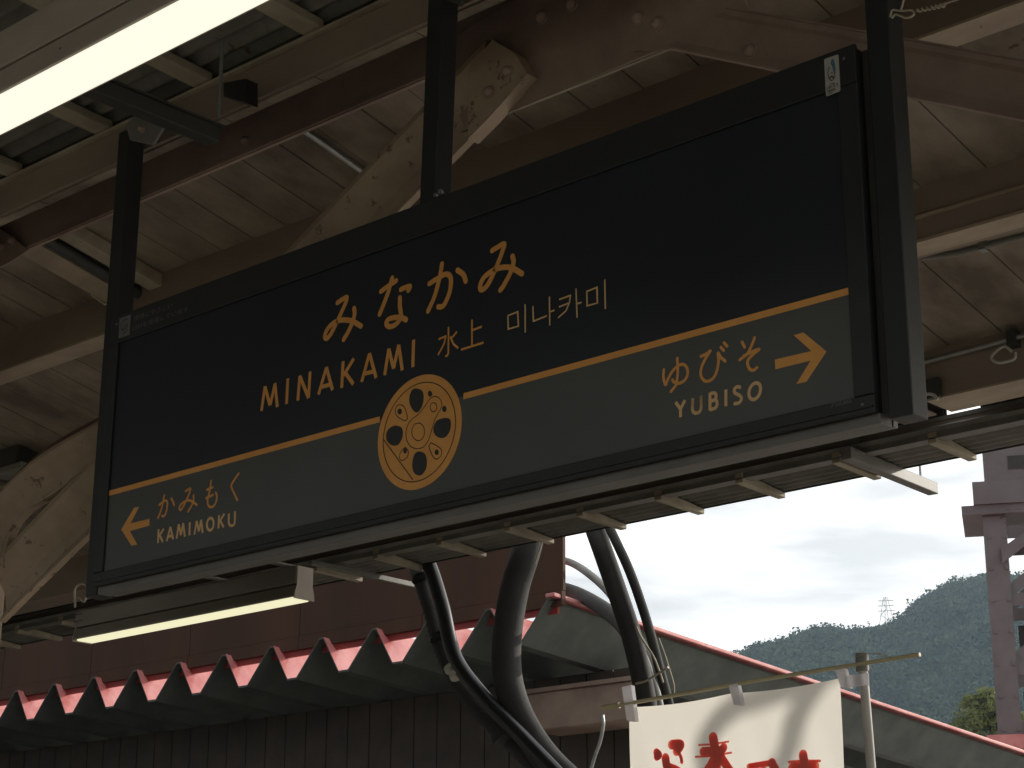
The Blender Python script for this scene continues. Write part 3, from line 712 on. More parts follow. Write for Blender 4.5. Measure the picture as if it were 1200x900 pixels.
def spoly(P, o, s, y, name, m, par, label=None):
    a = [(p[0], y, p[1]) for p in cvt(P, o, s)]
    return MB().prism(a, [(p[0], y + .0004, p[2]) for p in a]).build(name, M[m], par, label=label)
st1 = spoly([(303,400),(400,365),(390,543),(293,575)], *Z7, -.0008, 'sticker', 'print_grey', sg, 'small grey square mark at the top left of the sign')
mb = MB()
for P in ([(380,405),(350,410),(322,450),(318,490),(335,505),(360,480),(375,450),(345,470),(330,500)], [(372,470),(365,510),(335,535)]):
    ribbon(mb, spline(cvt(P, *Z7), 4), .0030, -.0014, False, True)
mb.build('leaf_mark', M['sign_frame'], st1)
text('環境にやさしい', (100 + 428 / 7.5, 320 + 428 / 7.5), 6.6, (337 / 7.5, -110 / 7.5), 'print_grey', sg, name='sticker_text')
text('LEDを使用しています', (100 + 418 / 7.5, 320 + 512 / 7.5), 6.4, (488 / 7.5, -160 / 7.5), 'print_grey', sg, name='sticker_text')
Z8 = ((920, 40), 7.5)
st2 = spoly([(352,219),(462,180),(471,184),(488,492),(482,502),(370,548),(360,540),(345,228)], *Z8, -.0008, 'sticker', 'sticker', sg, 'white upright sticker with a blue drop at the top right of the sign')
spoly([(415,217),(428,222),(440,262),(446,310),(440,350),(428,330),(420,295),(402,258)], *Z8, -.0013, 'drop_mark', 'blue', st2)
mb = MB()
ribbon(mb, spline(cvt([(392,290),(380,330),(384,375),(410,410),(436,385),(442,340)], *Z8), 4), .0020, -.0014, False, True)
ribbon(mb, spline(cvt([(402,385),(414,372),(428,386)], *Z8), 4), .0035, -.0014, False, True)
ribbon(mb, spline(cvt([(408,345),(420,338)], *Z8), 4), .0020, -.0014, False, True)
mb.build('drop_outline', M['line_dark'], st2)
mb = MB()
for P in ([(372,470),(376,492)], [(388,458),(392,484),(400,456)], [(408,452),(412,474)], [(422,448),(440,440),(436,462),(424,468)], [(450,440),(466,432)], [(460,436),(464,462)],
          [(376,505),(440,478)], [(376,515),(450,486)], [(384,528),(420,514)], [(395,445),(440,428)]):
    ribbon(mb, cvt(P, *Z8), .0016, -.0014, False, False)
mb.build('sticker_print', M['line_dark'], st2)
Z9 = ((900, 400), 6.0)
mb = MB()
for P in ([(445,470),(458,448),(468,425)], [(448,446),(470,440)], [(478,448),(482,434),(490,444)], [(498,430),(500,444)], [(508,440),(510,426),(520,438)], [(532,436),(534,422),(542,432),(548,418),(550,432)], [(558,430),(560,416),(572,412)], [(560,424),(570,420)], [(582,408),(578,420),(590,420)], [(476,456),(590,426)]):
    ribbon(mb, cvt(P, *Z9), .0016, -.0008, False, False)
mb.build('maker_mark', M['print_grey'], sg)

# hanger posts, each a 60 mm square tube
zt = zA + .0
def spost(x, top, bot, yo=.028, dx=0):
    w = .062; 
    lo = [(x, yo, bot), (x + w, yo, bot), (x + w, yo + .066, bot), (x, yo + .066, bot)]
    hi = [(p[0] + dx, p[1], top) for p in lo]
    return MB().hexa(lo, hi).build('hanger_post', M['post'], sg, bevel=.004)
xl = S((100.5, 690), .03)[0]
spost(xl - .002, S((140, 155), .03)[2], -.02, .03)
xr_ = S((1033, 300), .02)[0] + .01
spost(SW + .022, zA - .03, -.018, .018)
MB().box(SW + .0005, SW + .0215, .030, .080, .0, SH - .01).build('side_strip', M['dark'], sg)
MB().box(xl + .062, -.0005, .035, .080, .0, SH - .01).build('side_strip', M['dark'], sg)
a = S((491.5, 233), .03); b = S((501.5, 0), .03)
sl = (b[0] - a[0]) / (b[2] - a[2])
zb_ = SH + .0005
spost(a[0] + sl * (zb_ - a[2]), zA - .03, zb_, .03, sl * (zA - .03 - zb_))
for xs_ in (.03, SW - .03):
    for zs_ in (SH - .03, .022):
        MB().tube([(xs_, .001, zs_), (xs_, -.0018, zs_)], .0036, 10).build('screw', M['grey'], sg)
c = S((517, 225), .028)
MB().tube([(c[0], .03, c[2]), (c[0], .022, c[2])], .008, 12).build('screw', M['galv'], sg, smooth=True)
MB().tube([(c[0] - .02, .03, c[2] - .004), (c[0] - .02, .023, c[2] - .004)], .006, 12).build('screw', M['galv'], sg, smooth=True)
c = S((170, 353), .028)
MB().tube([(c[0], .06, SH + .001), (c[0], .06, SH + .02)], .008, 10).build('screw', M['galv'], sg, smooth=True)
br = MB().plate([(147, 146), (155, 137), (172, 132), (191, 148), (178, 170), (152, 164)], .02, .012).build('post_bracket', M['grey'], sg, bevel=.002)
bolt((168, 152), .02, .010, parent=br)
tp = S((510, -8), .02)
MB().plate([(480, -30), (545, -45), (540, 6), (522, 0)], .02, .010).build('post_bracket', M['dark'], sg)

# ================================================================== LAMPS
def vlamp(name, label, x0, x1, y0, y1, z, mtl, housing_h=.10, lip=.012, endm='housing', hm='housing'):
    t = thing(name, label, 'lamp', ((x0 + x1) / 2, (y0 + y1) / 2, z))
    yc = (y0 + y1) / 2; hw = (y1 - y0) / 2
    MB().box(x0 + .012, x1 - .012, y0 + .008, y1 - .008, z, z + .012).build('diffuser', M[mtl], t, bevel=.004)
    # flared reflector sides
    tw = hw * .78
    zz = z + housing_h * .42
    m = MB().prism([(x0, yc - hw, z + .006), (x0, yc - hw, z + .014), (x0, yc - tw, zz), (x0, yc + tw, zz), (x0, yc + hw, z + .014), (x0, yc + hw, z + .006)],
                   [(x1, yc - hw, z + .006), (x1, yc - hw, z + .014), (x1, yc - tw, zz), (x1, yc + tw, zz), (x1, yc + hw, z + .014), (x1, yc + hw, z + .006)])
    m.build('reflector', M[hm], t)
    MB().box(x0, x1, yc - tw - .004, yc + tw + .004, zz + .004, z + housing_h).build('housing', M[hm], t, bevel=.003)
    for a, b in ((x0 - .004, x0 - .0005), (x1 + .0005, x1 + .004)):
        pts = [(yc - hw, z), (yc + hw, z), (yc + hw * .96, z + .02), (yc + tw, zz), (yc + tw, z + housing_h), (yc - tw, z + housing_h), (yc - tw, zz), (yc - hw * .96, z + .02)]
        MB().prism([(a, p, q) for p, q in pts], [(b, p, q) for p, q in pts]).build('end_cap', M[endm], t)
    return t
# small lamp behind the sign
yL = .45
a = hit((85, 752), 'y', yL); b = hit((344, 700), 'y', yL)
zl = (a[2] + b[2]) / 2
y2 = yL + .085
cap = hit((346, 662), 'y', yL)[2] - zl
l1 = vlamp('fluorescent_lamp', 'slim lit batten lamp with white end cap hanging below the left half of the sign', a[0], b[0], yL, y2, zl, 'lamp_far', cap, hm='housing_dark')
for p in ((88, 730), (88, 722)):
    q = hit(p, 'y', yL + .012); MB().box(q[0], q[0] + .05, yL + .004, yL + .0075, q[2], q[2] + .004).build('vent_slot', M['dark'], l1)
for xq in (.06, b[0] - .05):
    MB().box(xq, xq + .03, .0985, yL + .05, zl + cap + .0005, zl + cap + .006).build('hanger_strap', M['grey'], l1)
q = [hit(p, 'y', .44) for p in ((88, 712), (88, 690), (97, 684), (102, 690), (99, 705), (92, 700))]
MB().tube(spline(q, 4), .004, 8).build('hook', M['wire'], l1, smooth=True)
# large lamp close to the camera
yU = -1.3
zu = hit((0, 162), 'y', yU)[2]
yn = hit((0, 110), 'z', zu)[1]
hh = hit((0, 36), 'y', yn + .012)[2] - zu
t2 = vlamp('fluorescent_lamp', 'large lit batten lamp crossing the upper left corner', 1.16, 2.44, yn, yU, zu, 'lamp', hh * .98)
for xq in (1.4, 2.2):
    MB().tube([(xq, yn + .06, zu + hh * .98), (xq, yn + .06, NZ(yn + .06) + .05)], .006, 8).build('hanger_rod', M['galv'], t2, smooth=True)
q = hit((72, 58), 'y', yn + .01)
MB().tube([(q[0], q[1] + .03, q[2]), (q[0], q[1] - .004, q[2])], .004, 8).build('screw', M['dark'], t2, smooth=True)

# ================================================================== DUCTS AND HOSES HANGING FROM THE EAVE
YH = yEd + .12
def hoses(name, label, pxs, r, mtl='duct', ripple=0, group='ducts hanging from the eave', ys=None, cat='duct'):
    pts = []
    for i, p in enumerate(pxs): pts.append(hit(p, 'y', ys[i] if ys else YH))
    t = thing(name, label, cat, tuple(pts[-1]), group)
    MB().tube(spline(pts, 7), r, 16, ripple=ripple, step=.016).build('hose', M[mtl], t, smooth=True); return t
hoses('flexible_duct', 'fattest grey duct dropping from the eave and curving right behind the banner', [(628, 585), (618, 640), (603, 690), (594, 750), (596, 800), (614, 850), (650, 900), (720, 960)], .082)
d2 = hoses('flexible_duct', 'ribbed dark duct at the left of the bundle below the middle of the sign', [(470, 618), (487, 660), (504, 710), (522, 770), (556, 825), (600, 870), (660, 930)], .046, 'duct', .12)
d3 = hoses('flexible_duct', 'glossy black hose bound with pale tape beside the ribbed duct', [(478, 615), (502, 660), (518, 710), (533, 770), (565, 815), (606, 858), (670, 925)], .043, 'hose', 0, ys=[YH - .1] * 7, cat='hose')
for p, d in (((529, 781), .06), ((535, 789), .05)):
    c = hit(p, 'y', YH - .1); c2 = hit((p[0] + 4, p[1] + 9), 'y', YH - .1)
    MB().tube([c, c + (c2 - c) * .45], .046, 16).build('tape', M['tape'], d3, smooth=True)
c = hit((590, 860), 'y', YH - .05); e = hit((594, 868), 'y', YH - .05)
MB().tube([c, e], .075, 14).build('binding', M['duct'], d2, smooth=True)
hoses('flexible_duct', 'straight grey duct right of the brown wall end, against the sky', [(686, 590), (699, 625), (722, 690), (740, 745), (753, 800), (762, 850), (775, 910)], .055)
hoses('flexible_duct', 'thin dark cable tube, rightmost of the bundle against the sky', [(702, 590), (715, 620), (738, 670), (757, 725), (772, 780), (785, 830), (800, 900)], .026)
hoses('flexible_duct', 'pale thin tube arching out from behind the brown wall end', [(600, 655), (640, 655), (668, 659), (697, 678), (722, 705), (745, 750), (768, 810), (780, 870)], .026, 'grey', 0, ys=[6.7, 6.7, 6.6, 5.8, 5.0, 4.5, YH + .12, YH + .12])
hoses('flexible_duct', 'dark duct arching out lowest from behind the brown wall end', [(600, 690), (640, 688), (672, 694), (705, 712), (732, 735), (757, 775), (771, 825), (785, 900)], .050, 'duct', 0, ys=[6.8, 6.8, 6.7, 5.8, 5.0, 4.5, YH + .14, YH + .14])
hoses('cable', 'grey cable hanging in a curve under the box beam left of the banner', [(706, 838), (707, 850), (703, 870), (696, 890), (688, 920)], .012, 'galv', 0, None, ys=[6.3] * 5, cat='cable')
for d_, p0, p1, r in (((d2), (515, 745), (516, 748), .062), ((d2), (493, 676), (494, 679), .058)):
    c, e = hit(p0, 'y', YH - .05), hit(p1, 'y', YH - .05)
    MB().tube([c, e], r + .0, 14).build('cable_tie', M['hose'], d_, smooth=True)
wire('wire_tie', 'pale wire strapped round the tubes just above the banner', [hit(p, 'y', YH - .09) for p in ((745, 801), (757, 798), (770, 790), (783, 782))], .006)
wire('wire_tie', 'loose pale wire curving down over the tubes above the banner', [hit(p, 'y', YH - .09) for p in ((746, 735), (752, 748), (765, 768), (772, 785), (777, 800))], .006)
wire('wire_tie', 'thin bright wire along the rightmost tube above the banner', [hit(p, 'y', YH - .03) for p in ((772, 748), (780, 770), (789, 800), (790, 815))], .004)
wire('wire_tie', 'thin bright wire up the edge of the fattest duct', [hit(p, 'y', YH - .1) for p in ((638, 628), (632, 645), (627, 660))], .0045)

cp = []  # unseen duct added; its loop follows the banner's shadow back towards the sun
for p in ((1040, 730), (985, 778), (940, 800), (898, 815), (855, 832), (826, 868), (830, 905), (865, 930), (905, 915), (925, 880), (935, 840), (965, 790), (1000, 735)):
    q = hit(p, 'y', .10); sv = np.array(sun_dir); cp.append(q + sv * (3.95 - .10 + .012 * len(cp)) / sv[1])
t = thing('flexible_duct', 'looped grey duct added out of view to shade the banner', 'duct', tuple(cp[0]), 'ducts hanging from the eave')
MB().tube(spline(cp, 7), .028, 14).build('hose', M['duct'], t, smooth=True)
# ================================================================== ROOF AND BUILDING ACROSS THE TRACK
YR = 6.0; PIT = .5635; rs = math.tan(math.radians(4))
xR = hit((644, 703), 'y', YR)[0]; zP = hit((644, 703), 'y', YR)[2]; zV = zP - .27
yend = hit((1200, 882), 'x', xR)[1] + 4
zbld = lambda y: -rs * (y - YR)
bl = thing('low_building', 'low dark sided building under a red folded plate roof with grey green underside', 'building', (xR - 6, 7, FLOOR - 1.1))
def fold(x, first):
    # profile of one pitch, ridge at x going left to the next ridge
    hw = .028; vf = .062; c = x - PIT / 2
    P = [(x - .018, zP), (x - .262, zV), (x - .362, zV), (x - PIT + .024, zP), (x - PIT - .018, zP)]
    if first: P = [(x + .014, zP)] + P
    t = .007; m = MB(); n = len(P)
    vs = []
    for y in (YR, yend):
        for (a, z) in P: vs.append((a, y, z + zbld(y)))
        for (a, z) in P: vs.append((a - 0, y, z + t * 2.2 + zbld(y)))
    for i in range(n - 1):
        m_a = [i, i + 1, 2 * n + i + 1, 2 * n + i]
        m.add([vs[k] for k in m_a], [(0, 1, 2, 3)], 1)
        m_b = [n + i, n + i + 1, 3 * n + i + 1, 3 * n + i]
        m.add([vs[k] for k in m_b], [(0, 1, 2, 3)], 0)
        m.add([vs[k] for k in (i, i + 1, n + i + 1, n + i)], [(0, 1, 2, 3)], 1)
    return m
for i in range(28):
    me = bpy.data.meshes.new('roof_fold')
    m = fold(xR - i * PIT, i == 0)
    me.from_pydata(m.v, [], m.f); me.materials.append(M['red']); me.materials.append(M['sheet_under']); me.polygons.foreach_set('material_index', m.mi)
    o = bpy.data.objects.new('roof_fold', me); COL.objects.link(o); o.parent = bl; o.matrix_parent_inverse = root_inv(bl)
# red cap along the verge
y0, y1 = YR - .01, yend
MB().hexa([(xR - .03, y0, zP + .017 + zbld(y0)), (xR + .05, y0, zP + .017 + zbld(y0)), (xR + .05, y1, zP + .017 + zbld(y1)), (xR - .03, y1, zP + .017 + zbld(y1))],
          [(xR - .03, y0, zP + .045 + zbld(y0)), (xR + .05, y0, zP + .045 + zbld(y0)), (xR + .05, y1, zP + .045 + zbld(y1)), (xR - .03, y1, zP + .045 + zbld(y1))]).build('verge_cap', M['red'], bl, bevel=.006)
YW = hit((267, 846), 'z', zV - .06)[1]
print('YW', YW, 'yend', yend)
# siding panels of the wall facing us
x = xR + .06; i = 0
topz = zV - .012
while x > -19.5:
    MB().box(x - .240, x - .004, YW, YW + .03, FLOOR - 1.1, zV + zbld(YW) - .004).build('siding_panel', M['siding'], bl, bevel=.006)
    x -= .246
MB().box(-19.6, xR + .05, YW + .032, YW + .1, FLOOR - 1.1, zV + zbld(YW) - .01).build('wall', M['siding'], bl)
MB().box(xR - .2, xR - .125, YW + .101, yend - 1, FLOOR - 1.1, zV + zbld(yend) - .02).build('side_wall', M['siding'], bl)
# box beam under the corner
a = hit((618, 812), 'y', YW - .35); b = hit((742, 792), 'y', YW - .35); c = hit((742, 843), 'y', YW - .35)
MB().box(a[0], b[0], YW - .35, YW - .001, c[2], b[2] - .03).build('box_beam', M['steel'], bl, bevel=.012)
MB().box(a[0], b[0] + .02, YW - .37, YW - .001, b[2] - .029, b[2]).build('box_beam_flange', M['steel'], bl)
# brown clad upper wall above the roof
YF = YR + .07
up = thing('clad_wall', 'brown panelled upper wall above the zigzag roof edge, its right end against the sky', 'wall', (-8, YF, 1.2))
zF = hit((660, 709), 'y', YF)[2]; xF = hit((660, 690), 'y', YF)[0]; zF2 = hit((660, 692), 'y', YF)[2]
pw = 1.32; x = xF
while x > -20:
    MB().box(x - pw + .004, x - .003, YF, YF + .03, zF2 + .003, zF + 2.6).build('wall_panel', M['brown_panel'], up, bevel=.003)
    MB().box(x - pw + .004, x - .003, YF - .012, YF + .03, zF, zF2).build('base_trim', M['brown_panel'], up, bevel=.003)
    x -= pw
MB().box(-20, xF - .10, YF + .031, YF + .09, zF, zF + 2.58).build('wall_core', M['brown_panel'], up)
MB().box(-20, xF - .06, YF + .01, YF + .03, zF - .046, zF - .001).build('shaded_red_flashing', M['shaded_red'], up)  # strip deepened and enlarged to stand for the shaded webs of the folds

# ================================================================== LATTICE TOWER
def ray_at(px, dist):
    r = RM @ np.array([px[0] - 600, px[1] - 450, FPX]); return CAM + r / np.linalg.norm(r) * dist
tw0 = ray_at((1172, 690), 26.0)
T = thing('lattice_tower', 'purple brown lattice column with a slotted box head at the right edge', 'tower', (tw0[0], tw0[1], FLOOR - 1.1))
vv = tw0 - CAM; hdir = np.array([vv[1], -vv[0], 0]); hdir /= np.linalg.norm(hdir)      # the tower's front runs square to the line of sight
ddir = np.array([-hdir[1], hdir[0], 0])
Tm = lambda u, v, z: (tw0[0] + hdir[0] * u + ddir[0] * v, tw0[1] + hdir[1] * u + ddir[1] * v, z)
def tbox(u0, u1, v0, v1, z0, z1, name, par=T, mt='tower'):
    lo = [Tm(u0, v0, z0), Tm(u1, v0, z0), Tm(u1, v1, z0), Tm(u0, v1, z0)]; hi = [(p[0], p[1], z1) for p in lo]
    return MB().hexa(lo, hi).build(name, M[mt], par)
PXM = 2250 / 26.0 * .99
def tz(py): return ray_at((1172, py), 26.0)[2]
zt = tz(600)
Wd = 1.15
for v in (0, Wd):
    for u in (-.16, Wd - .16):
        tbox(u, u + .30, v, v + .06, FLOOR - 1.1, zt, 'chord')
        tbox(u, u + .05, v + .061, v + .16, FLOOR - 1.1, zt, 'chord_leg')
zs = [tz(p) for p in (612, 695, 778, 862, 945, 1030, 1110)]
for v in (.065, Wd - .02):
    for i, (z1, z0) in enumerate(zip(zs, zs[1:])):
        tbox(.141, Wd - .161, v - .03, v - .01, z1 - .17, z1, 'batten')
        a, b = (Tm(.10, v + .0, z0 + .02), Tm(Wd - .10, v + .0, z1 - .18))
        q = [(a[0], a[1], a[2] - .09), (a[0], a[1], a[2] + .09), (b[0], b[1], b[2] + .09), (b[0], b[1], b[2] - .09)]
        off = np.array([ddir[0] * .02, ddir[1] * .02, 0])
        MB().hexa(q, [np.array(p) + off for p in q]).build('diagonal', M['tower'], T)
for z1, z0 in list(zip(zs, zs[1:]))[1:]: tbox(.2, Wd - .2, Wd + .07, Wd + .09, z0 + .1, z1 - .22, 'gap_dark_sheet', mt='dark')  # dark sheets added behind the lattice to stand for its dark open gaps
for u in (-.13, Wd - .1):
    for z1, z0 in zip(zs, zs[1:]):
        tbox(u, u + .02, .161, Wd - .01, z1 - .15, z1, 'batten')
tbox(-.42, Wd + .5, -.08, Wd + .1, zt + .02, zt + .14, 'cap_plate')
tbox(-.26, Wd + .4, -.12, Wd + .1, zt + .145, zt + .45, 'head')
tbox(-.10, Wd + .3, -.10, Wd + .1, zt + .455, zt + 1.15, 'head')
tbox(.22, Wd + .2, -.112, -.1005, zt + .60, zt + .78, 'slot', mt='dark')
tbox(.20, Wd + .2, -.112, -.1005, zt + 1.0, zt + 1.10, 'slot', mt='dark')
a = Tm(.05, -.05, zt - .55); b = Tm(.75, -.05, zt + .01)
off = np.array([ddir[0] * .03, ddir[1] * .03, 0])
q = [(a[0], a[1], a[2] - .1), (a[0], a[1], a[2] + .1), (b[0], b[1], b[2]), (b[0] - .1, b[1], b[2] - .2)]
MB().hexa(q, [np.array(p) + off for p in q]).build('diagonal', M['tower'], T)
tbox(-.3, Wd + .1, -.3, -.02, tz(885), tz(868), 'base_plate', mt='red')

# ================================================================== BANNER
YN = .10
nb = thing('banner', 'white nobori banner with red brush writing hung from a thin rod on a grey pole', 'banner', (hit((1017, 840), 'y', YN)[0], YN, FLOOR))
pt = hit((1010, 768), 'y', YN); pb = hit((1021, 900), 'y', YN); xp = (pt[0] + pb[0]) / 2
MB().tube([(pt[0], YN, pt[2]), (pb[0], YN, pb[2]), (pb[0] + (pb[0] - pt[0]) * 4, YN, FLOOR + .05)], .0105, 16).build('pole', M['pole'], nb, smooth=True)
MB().tube([(pt[0], YN, pt[2] - .035), (pt[0], YN, pt[2] + .004)], .0145, 16).build('pole_cap', M['grey'], nb, smooth=True)
MB().tube([(pb[0] + (pb[0] - pt[0]) * 4, YN, FLOOR), (pb[0] + (pb[0] - pt[0]) * 4, YN, FLOOR + .12)], .17, 24).build('weight_base', M['concrete'], nb, smooth=True)
ra, rb = hit((706, 830), 'y', YN - .012), hit((1078, 767), 'y', YN - .012)
MB().tube([ra, ra * .5 + rb * .5 + (0, 0, .004), rb], .0048, 10).build('rod', M['bamboo'], nb, smooth=True)
MB().tube([ra, ra + (rb - ra) * .06], .0072, 10).build('rod_tip', M['bamboo'], nb, smooth=True)
# cloth
tl, tr = hit((737, 829), 'y', YN), hit((985, 795), 'y', YN)
nx, nz = 50, 70; H = 1.75
vs = []; fs = []
def cloth_pt(u, v):
    x = tl[0] * (1 - u) + tr[0] * u + .0035 * v * math.sin(u * 9) + .012 * v; z = tl[2] * (1 - u) + tr[2] * u - H * v
    sag = .006 * math.sin(math.pi * ((u * 2) % 1)) * (1 - min(1, v * 8))
    y = YN + .012 * math.sin(u * 5.5 + v * 3) * min(1, .25 + v * 3) + .006 * math.sin(u * 17 + 2 * v) * min(1, v * 4) + .0022 * math.sin(u * 41 - v * 30) * min(1, v * 8) * math.exp(-v * 2)
    return (x, y, z - sag)
for j in range(nz + 1):
    for i in range(nx + 1): vs.append(cloth_pt(i / nx, j / nz))
for j in range(nz):
    for i in range(nx): a = j * (nx + 1) + i; fs.append((a, a + 1, a + nx + 2, a + nx + 1))
MB().add(vs, fs).build('cloth', M['cloth'], nb, smooth=True)
for (u, pr, ln) in ((.0, ((728, 805), (742, 845)), 0), (.5, ((853, 803), (867, 826)), 0), (.99, ((978, 785), (993, 806)), 0)):
    a, b = hit(pr[0], 'y', YN - .02), hit(pr[1], 'y', YN - .02)
    q = [(a[0], YN - .02, a[2]), (b[0] - .006, YN - .02, a[2] + .002), (b[0], YN - .012, b[2]), (a[0] + .008, YN - .012, b[2] + .004)]
    MB().prism(q, [(p[0], p[1] + .016, p[2]) for p in q]).build('loop', M['loop'], nb, bevel=.002)
a, b = hit((990, 790), 'y', YN - .013), hit((1019, 804), 'y', YN - .013)
MB().box(a[0], b[0], YN - .016, YN - .0125, b[2] + .002, a[2] - .004).build('pole_strap', M['loop'], nb, bevel=.001)
# thread at the pole top
MB().tube(spline([hit(p, 'y', YN - .016) for p in ((1002, 770), (1012, 767), (1030, 766), (1045, 772))], 4), .0012, 6).build('thread', M['wire'], nb)
Z10 = ((740, 840), 1200 / 260)
def ink(P, wd):
    mb = MB()
    c = [hit((Z10[0][0] + p[0] / Z10[1], Z10[0][1] + p[1] / Z10[1]), 'y', YN)[[0, 2]] for p in P]
    c = spline(c, 5) if len(c) > 2 else [c[0] * (1 - t) + c[1] * t for t in np.linspace(0, 1, 8)]
    n0 = len(mb.v); ribbon(mb, c, wd, 0, False, True)
    for i in range(n0, len(mb.v)):
        x, y_, z = mb.v[i]; u = (x - tl[0]) / (tr[0] - tl[0]); v = ((tl[2] * (1 - u) + tr[2] * u) - z) / H
        mb.v[i] = (x, cloth_pt(u, max(v, 0))[1] - .0015 + y_, z)
    mb.build('brush_stroke', M['cloth_red'], nb)
for P, wd in (([(130,192),(144,206),(132,214)], .026), ([(215,150),(262,150),(240,185)], .030), ([(240,172),(262,215),(268,245)], .012), ([(180,222),(186,262),(200,300),(240,330)], .030), ([(190,272),(250,300),(300,370)], .03),
              ([(362,152),(440,146),(525,134)], .006), ([(345,216),(440,210),(540,194)], .0065), ([(438,112),(446,160),(462,215),(455,262)], .034), ([(385,188),(420,186),(470,190),(498,166)], .028),
              ([(460,190),(420,270),(370,350)], .03), ([(470,200),(520,275),(570,340)], .03),
              ([(640,270),(700,262),(775,250)], .018), ([(770,248),(790,290)], .026), ([(730,300),(650,380)], .03), ([(862,246),(940,240),(1028,240)], .008), ([(936,205),(944,250),(950,300)], .028),
              ([(880,280),(930,275),(1000,268)], .030), ([(930,290),(880,380)], .03), ([(965,290),(1010,370)], .03)):
    ink(P, wd * .78)

# ================================================================== HILL, FOREST, PYLON, NEAR TREE
ridge_px = [(-900, 900), (100, 850), (500, 800), (700, 785), (790, 775), (850, 762), (880, 756), (910, 752), (940, 740), (965, 741), (1000, 733), (1030, 730), (1050, 712), (1080, 693), (1110, 680), (1150, 678), (1200, 672), (1300, 650), (1700, 640), (2400, 700)]
RD = 620
R3 = [ray_at((p[0], p[1] + 35), RD) for p in ridge_px]
fwd = np.array([RM[0, 2], RM[1, 2], 0]); fwd /= np.linalg.norm(fwd)
nu, nv = 120, 34
def ridge(u):
    t = u * (len(R3) - 1); i = min(int(t), len(R3) - 2); return R3[i] * (1 - (t - i)) + R3[i + 1] * (t - i)
def hill_pt(u, v):                             # v 0 foot (near) .. 1 ridge .. 1.3 behind
    r = ridge(u); base = FLOOR - 1.45
    d = fwd * (-300 * (1 - v)); h = (r[2] - base) * (math.sin(min(v, 1) * math.pi / 2) if v <= 1 else 1 - (v - 1) * 1.2)
    w_ = math.sin(u * 60 + v * 5) * 4 * v * (1 - min(v, 1)) + math.sin(u * 23 - v * 9) * 9 * v * (1 - min(v, 1))
    return np.array([r[0] + d[0], r[1] + d[1], base + h + w_])
vs = []; fs = []
for j in range(nv + 1):
    for i in range(nu + 1): vs.append(hill_pt(i / nu, j / nv * 1.4))
for j in range(nv):
    for i in range(nu): a = j * (nu + 1) + i; fs.append((a, a + 1, a + nu + 2, a + nu + 1))
structure(MB().add(vs, fs).build('hill', M['leaf_far'], smooth=True))
def leaves(centres, radii, n, size, squash=.8):
    """numpy: n leaf quads per crown"""
    C_, R_ = [], []
    V = np.empty((0, 3)); allv = []
    for c, r in zip(centres, radii):
        d = rng.normal(size=(n, 3)); d /= np.linalg.norm(d, axis=1)[:, None]; d[:, 2] = np.abs(d[:, 2]) * 1.0 - .25
        lob = 1 + .28 * np.sin(d[:, 0] * 5 + c[0]) * np.sin(d[:, 1] * 5 + c[1]) + .15 * np.sin(d[:, 2] * 9 + c[2])
        p = c + d * (r * lob * rng.uniform(.72, 1.05, n))[:, None] * (1, 1, squash)
        a = rng.normal(size=(n, 3)) * .55 + d * 1.3; a /= np.linalg.norm(a, axis=1)[:, None]
        t = np.cross(a, rng.normal(size=(n, 3))); t /= np.linalg.norm(t, axis=1)[:, None]; b = np.cross(a, t)
        s = (rng.uniform(.6, 1.3, n) * size)[:, None]
        q = np.stack([p - t * s - b * s * .6, p + t * s * .9 - b * s * .3, p + t * s * .7 + b * s * .7, p - t * s * .5 + b * s * .9], 1)
        allv.append(q.reshape(-1, 3))
    return np.concatenate(allv)
def quads(name, V, m):
    n = len(V) // 4; me = bpy.data.meshes.new(name); me.vertices.add(len(V)); me.vertices.foreach_set('co', V.ravel().astype('f4'))
    me.loops.add(n * 4); me.loops.foreach_set('vertex_index', np.arange(n * 4)); me.polygons.add(n)
    me.polygons.foreach_set('loop_start', np.arange(n) * 4); me.polygons.foreach_set('loop_total', np.full(n, 4)); me.update(); me.validate()
    me.materials.append(m); o = bpy.data.objects.new(name, me); COL.objects.link(o); return o
def onscreen(p):
    c = (p - CAM) @ RM; x = c[0] / c[2] * FPX + 600; return 780 < x < 1330
cs, rr = [], []
k = 0
while len(cs) < 1300 and k < 60000:
    k += 1; u, v = rng.uniform(.2, .98), rng.uniform(.12, 1.04)
    p = hill_pt(u, v)
    if onscreen(p): cs.append(p + (0, 0, 1.6)); rr.append(rng.uniform(3.0, 6.5))
for i in range(260):                          # crowns standing on the skyline
    p = hill_pt(rng.uniform(.2, .98), rng.uniform(.985, 1.01))
    if onscreen(p): cs.append(p + (0, 0, rng.uniform(.5, 2.4))); rr.append(rng.uniform(1.8, 3.6))
fo = quads('forest', leaves(cs, rr, 190, .50), M['leaf_far']); fo['kind'] = 'stuff'
# rivet heads, ladder and lacing on the tower
for i in range(9):
    z = zt - .3 - i * .42
    for u in (-.11, .08):
        c = Tm(u, -.012, z); tbox(u, u + .045, -.014, -.0005, z, z + .045, 'rivet')
for i in range(7):
    tbox(.16 + i * .14, .20 + i * .14, -.094, -.081, zt + .06, zt + .10, 'rivet')
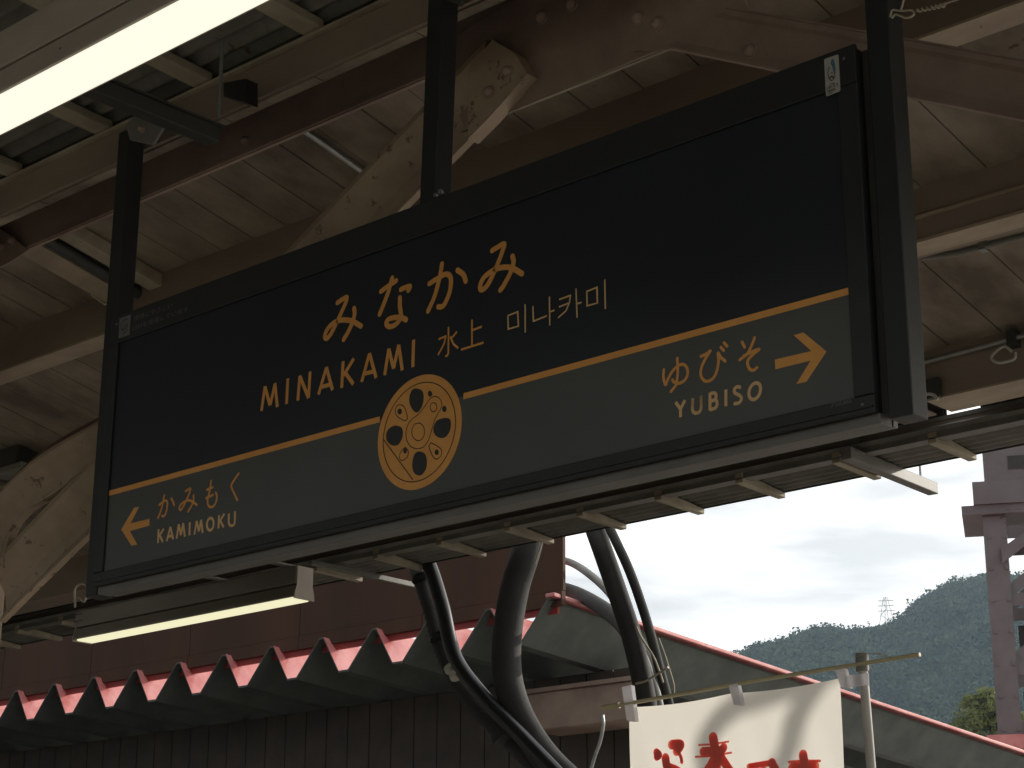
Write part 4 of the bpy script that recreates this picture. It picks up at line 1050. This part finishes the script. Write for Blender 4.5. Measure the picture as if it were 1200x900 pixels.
# distant transmission pylon on the ridge
pb_ = ray_at((1040, 742), 700); ptp = ray_at((1040, 698), 700)
py = thing('pylon', 'tiny pale transmission pylon standing on the wooded ridge', 'pylon', tuple(pb_))
h = ptp[2] - pb_[2]
for sx1, sy1 in ((-1, -1), (1, -1), (-1, 1), (1, 1)):
    MB().tube([(pb_[0] + sx1 * 2.3, pb_[1] + sy1 * 2.3, pb_[2]), (pb_[0] + sx1 * .5, pb_[1] + sy1 * .5, pb_[2] + h)], .14, 6).build('leg', M['pylon'], py)
for f in (.62, .76, .9):
    c = np.array([pb_[0], pb_[1], pb_[2] + h * f]); MB().tube([c - hdir * 3.6 * (1.1 - f * .4), c + hdir * 3.6 * (1.1 - f * .4)], .16, 6).build('cross_arm', M['pylon'], py)
for i in range(6):
    f0, f1 = i / 6, (i + 1) / 6; a = 2.3 - 1.8 * f0; b = 2.3 - 1.8 * f1; s = 1 if i % 2 else -1
    MB().tube([(pb_[0] - s * a, pb_[1] - a, pb_[2] + h * f0), (pb_[0] + s * b, pb_[1] - b, pb_[2] + h * f1)], .12, 6).build('lattice_bar', M['pylon'], py)
# tree beyond the verge
tc_ = ray_at((1160, 862), 75)
tr_ = thing('tree', 'sunlit yellow green broadleaf tree between the red verge and the lattice tower', 'tree', (tc_[0], tc_[1], FLOOR - 1.45))
MB().tube([(tc_[0], tc_[1], FLOOR - 1.45), (tc_[0] + .1, tc_[1], FLOOR + 2), (tc_[0], tc_[1] + .1, tc_[2] - .6)], [.22, .17, .1], 10).build('trunk', M['bark'], tr_, smooth=True)
for i in range(6):
    a = i * 1.05; MB().tube([(tc_[0], tc_[1], tc_[2] - 1.4), (tc_[0] + math.cos(a) * 1.0, tc_[1] + math.sin(a) * 1.0, tc_[2] + .2)], [.09, .03], 6).build('limb', M['bark'], tr_)
cc = []
while len(cc) < 64:
    d = rng.uniform(-1, 1, 3)
    if np.linalg.norm(d) < 1: cc.append(tc_ + d * (1.75, 1.75, 1.5))
V = leaves(cc, rng.uniform(.35, .75, 64), 420, .05, .85)
cr_ = quads('crown', V, M['leaf']); cr_.parent = tr_; cr_.matrix_parent_inverse = root_inv(tr_)

HAZE = True
if HAZE:
    hz = MB().box(-760, 60, -12, 760, FLOOR - 2.6, 190).build('haze', M['soil'])
    hm = bpy.data.materials.new('haze air'); hm.use_nodes = True; nt = hm.node_tree; nt.nodes.clear()
    v = nt.nodes.new('ShaderNodeVolumePrincipled'); o = nt.nodes.new('ShaderNodeOutputMaterial')
    v.inputs['Color'].default_value = (.60, .80, 1.0, 1); v.inputs['Density'].default_value = .00036; v.inputs['Anisotropy'].default_value = .2
    nt.links.new(v.outputs[0], o.inputs['Volume'])
    hz.data.materials.clear(); hz.data.materials.append(hm); hz['kind'] = 'stuff'
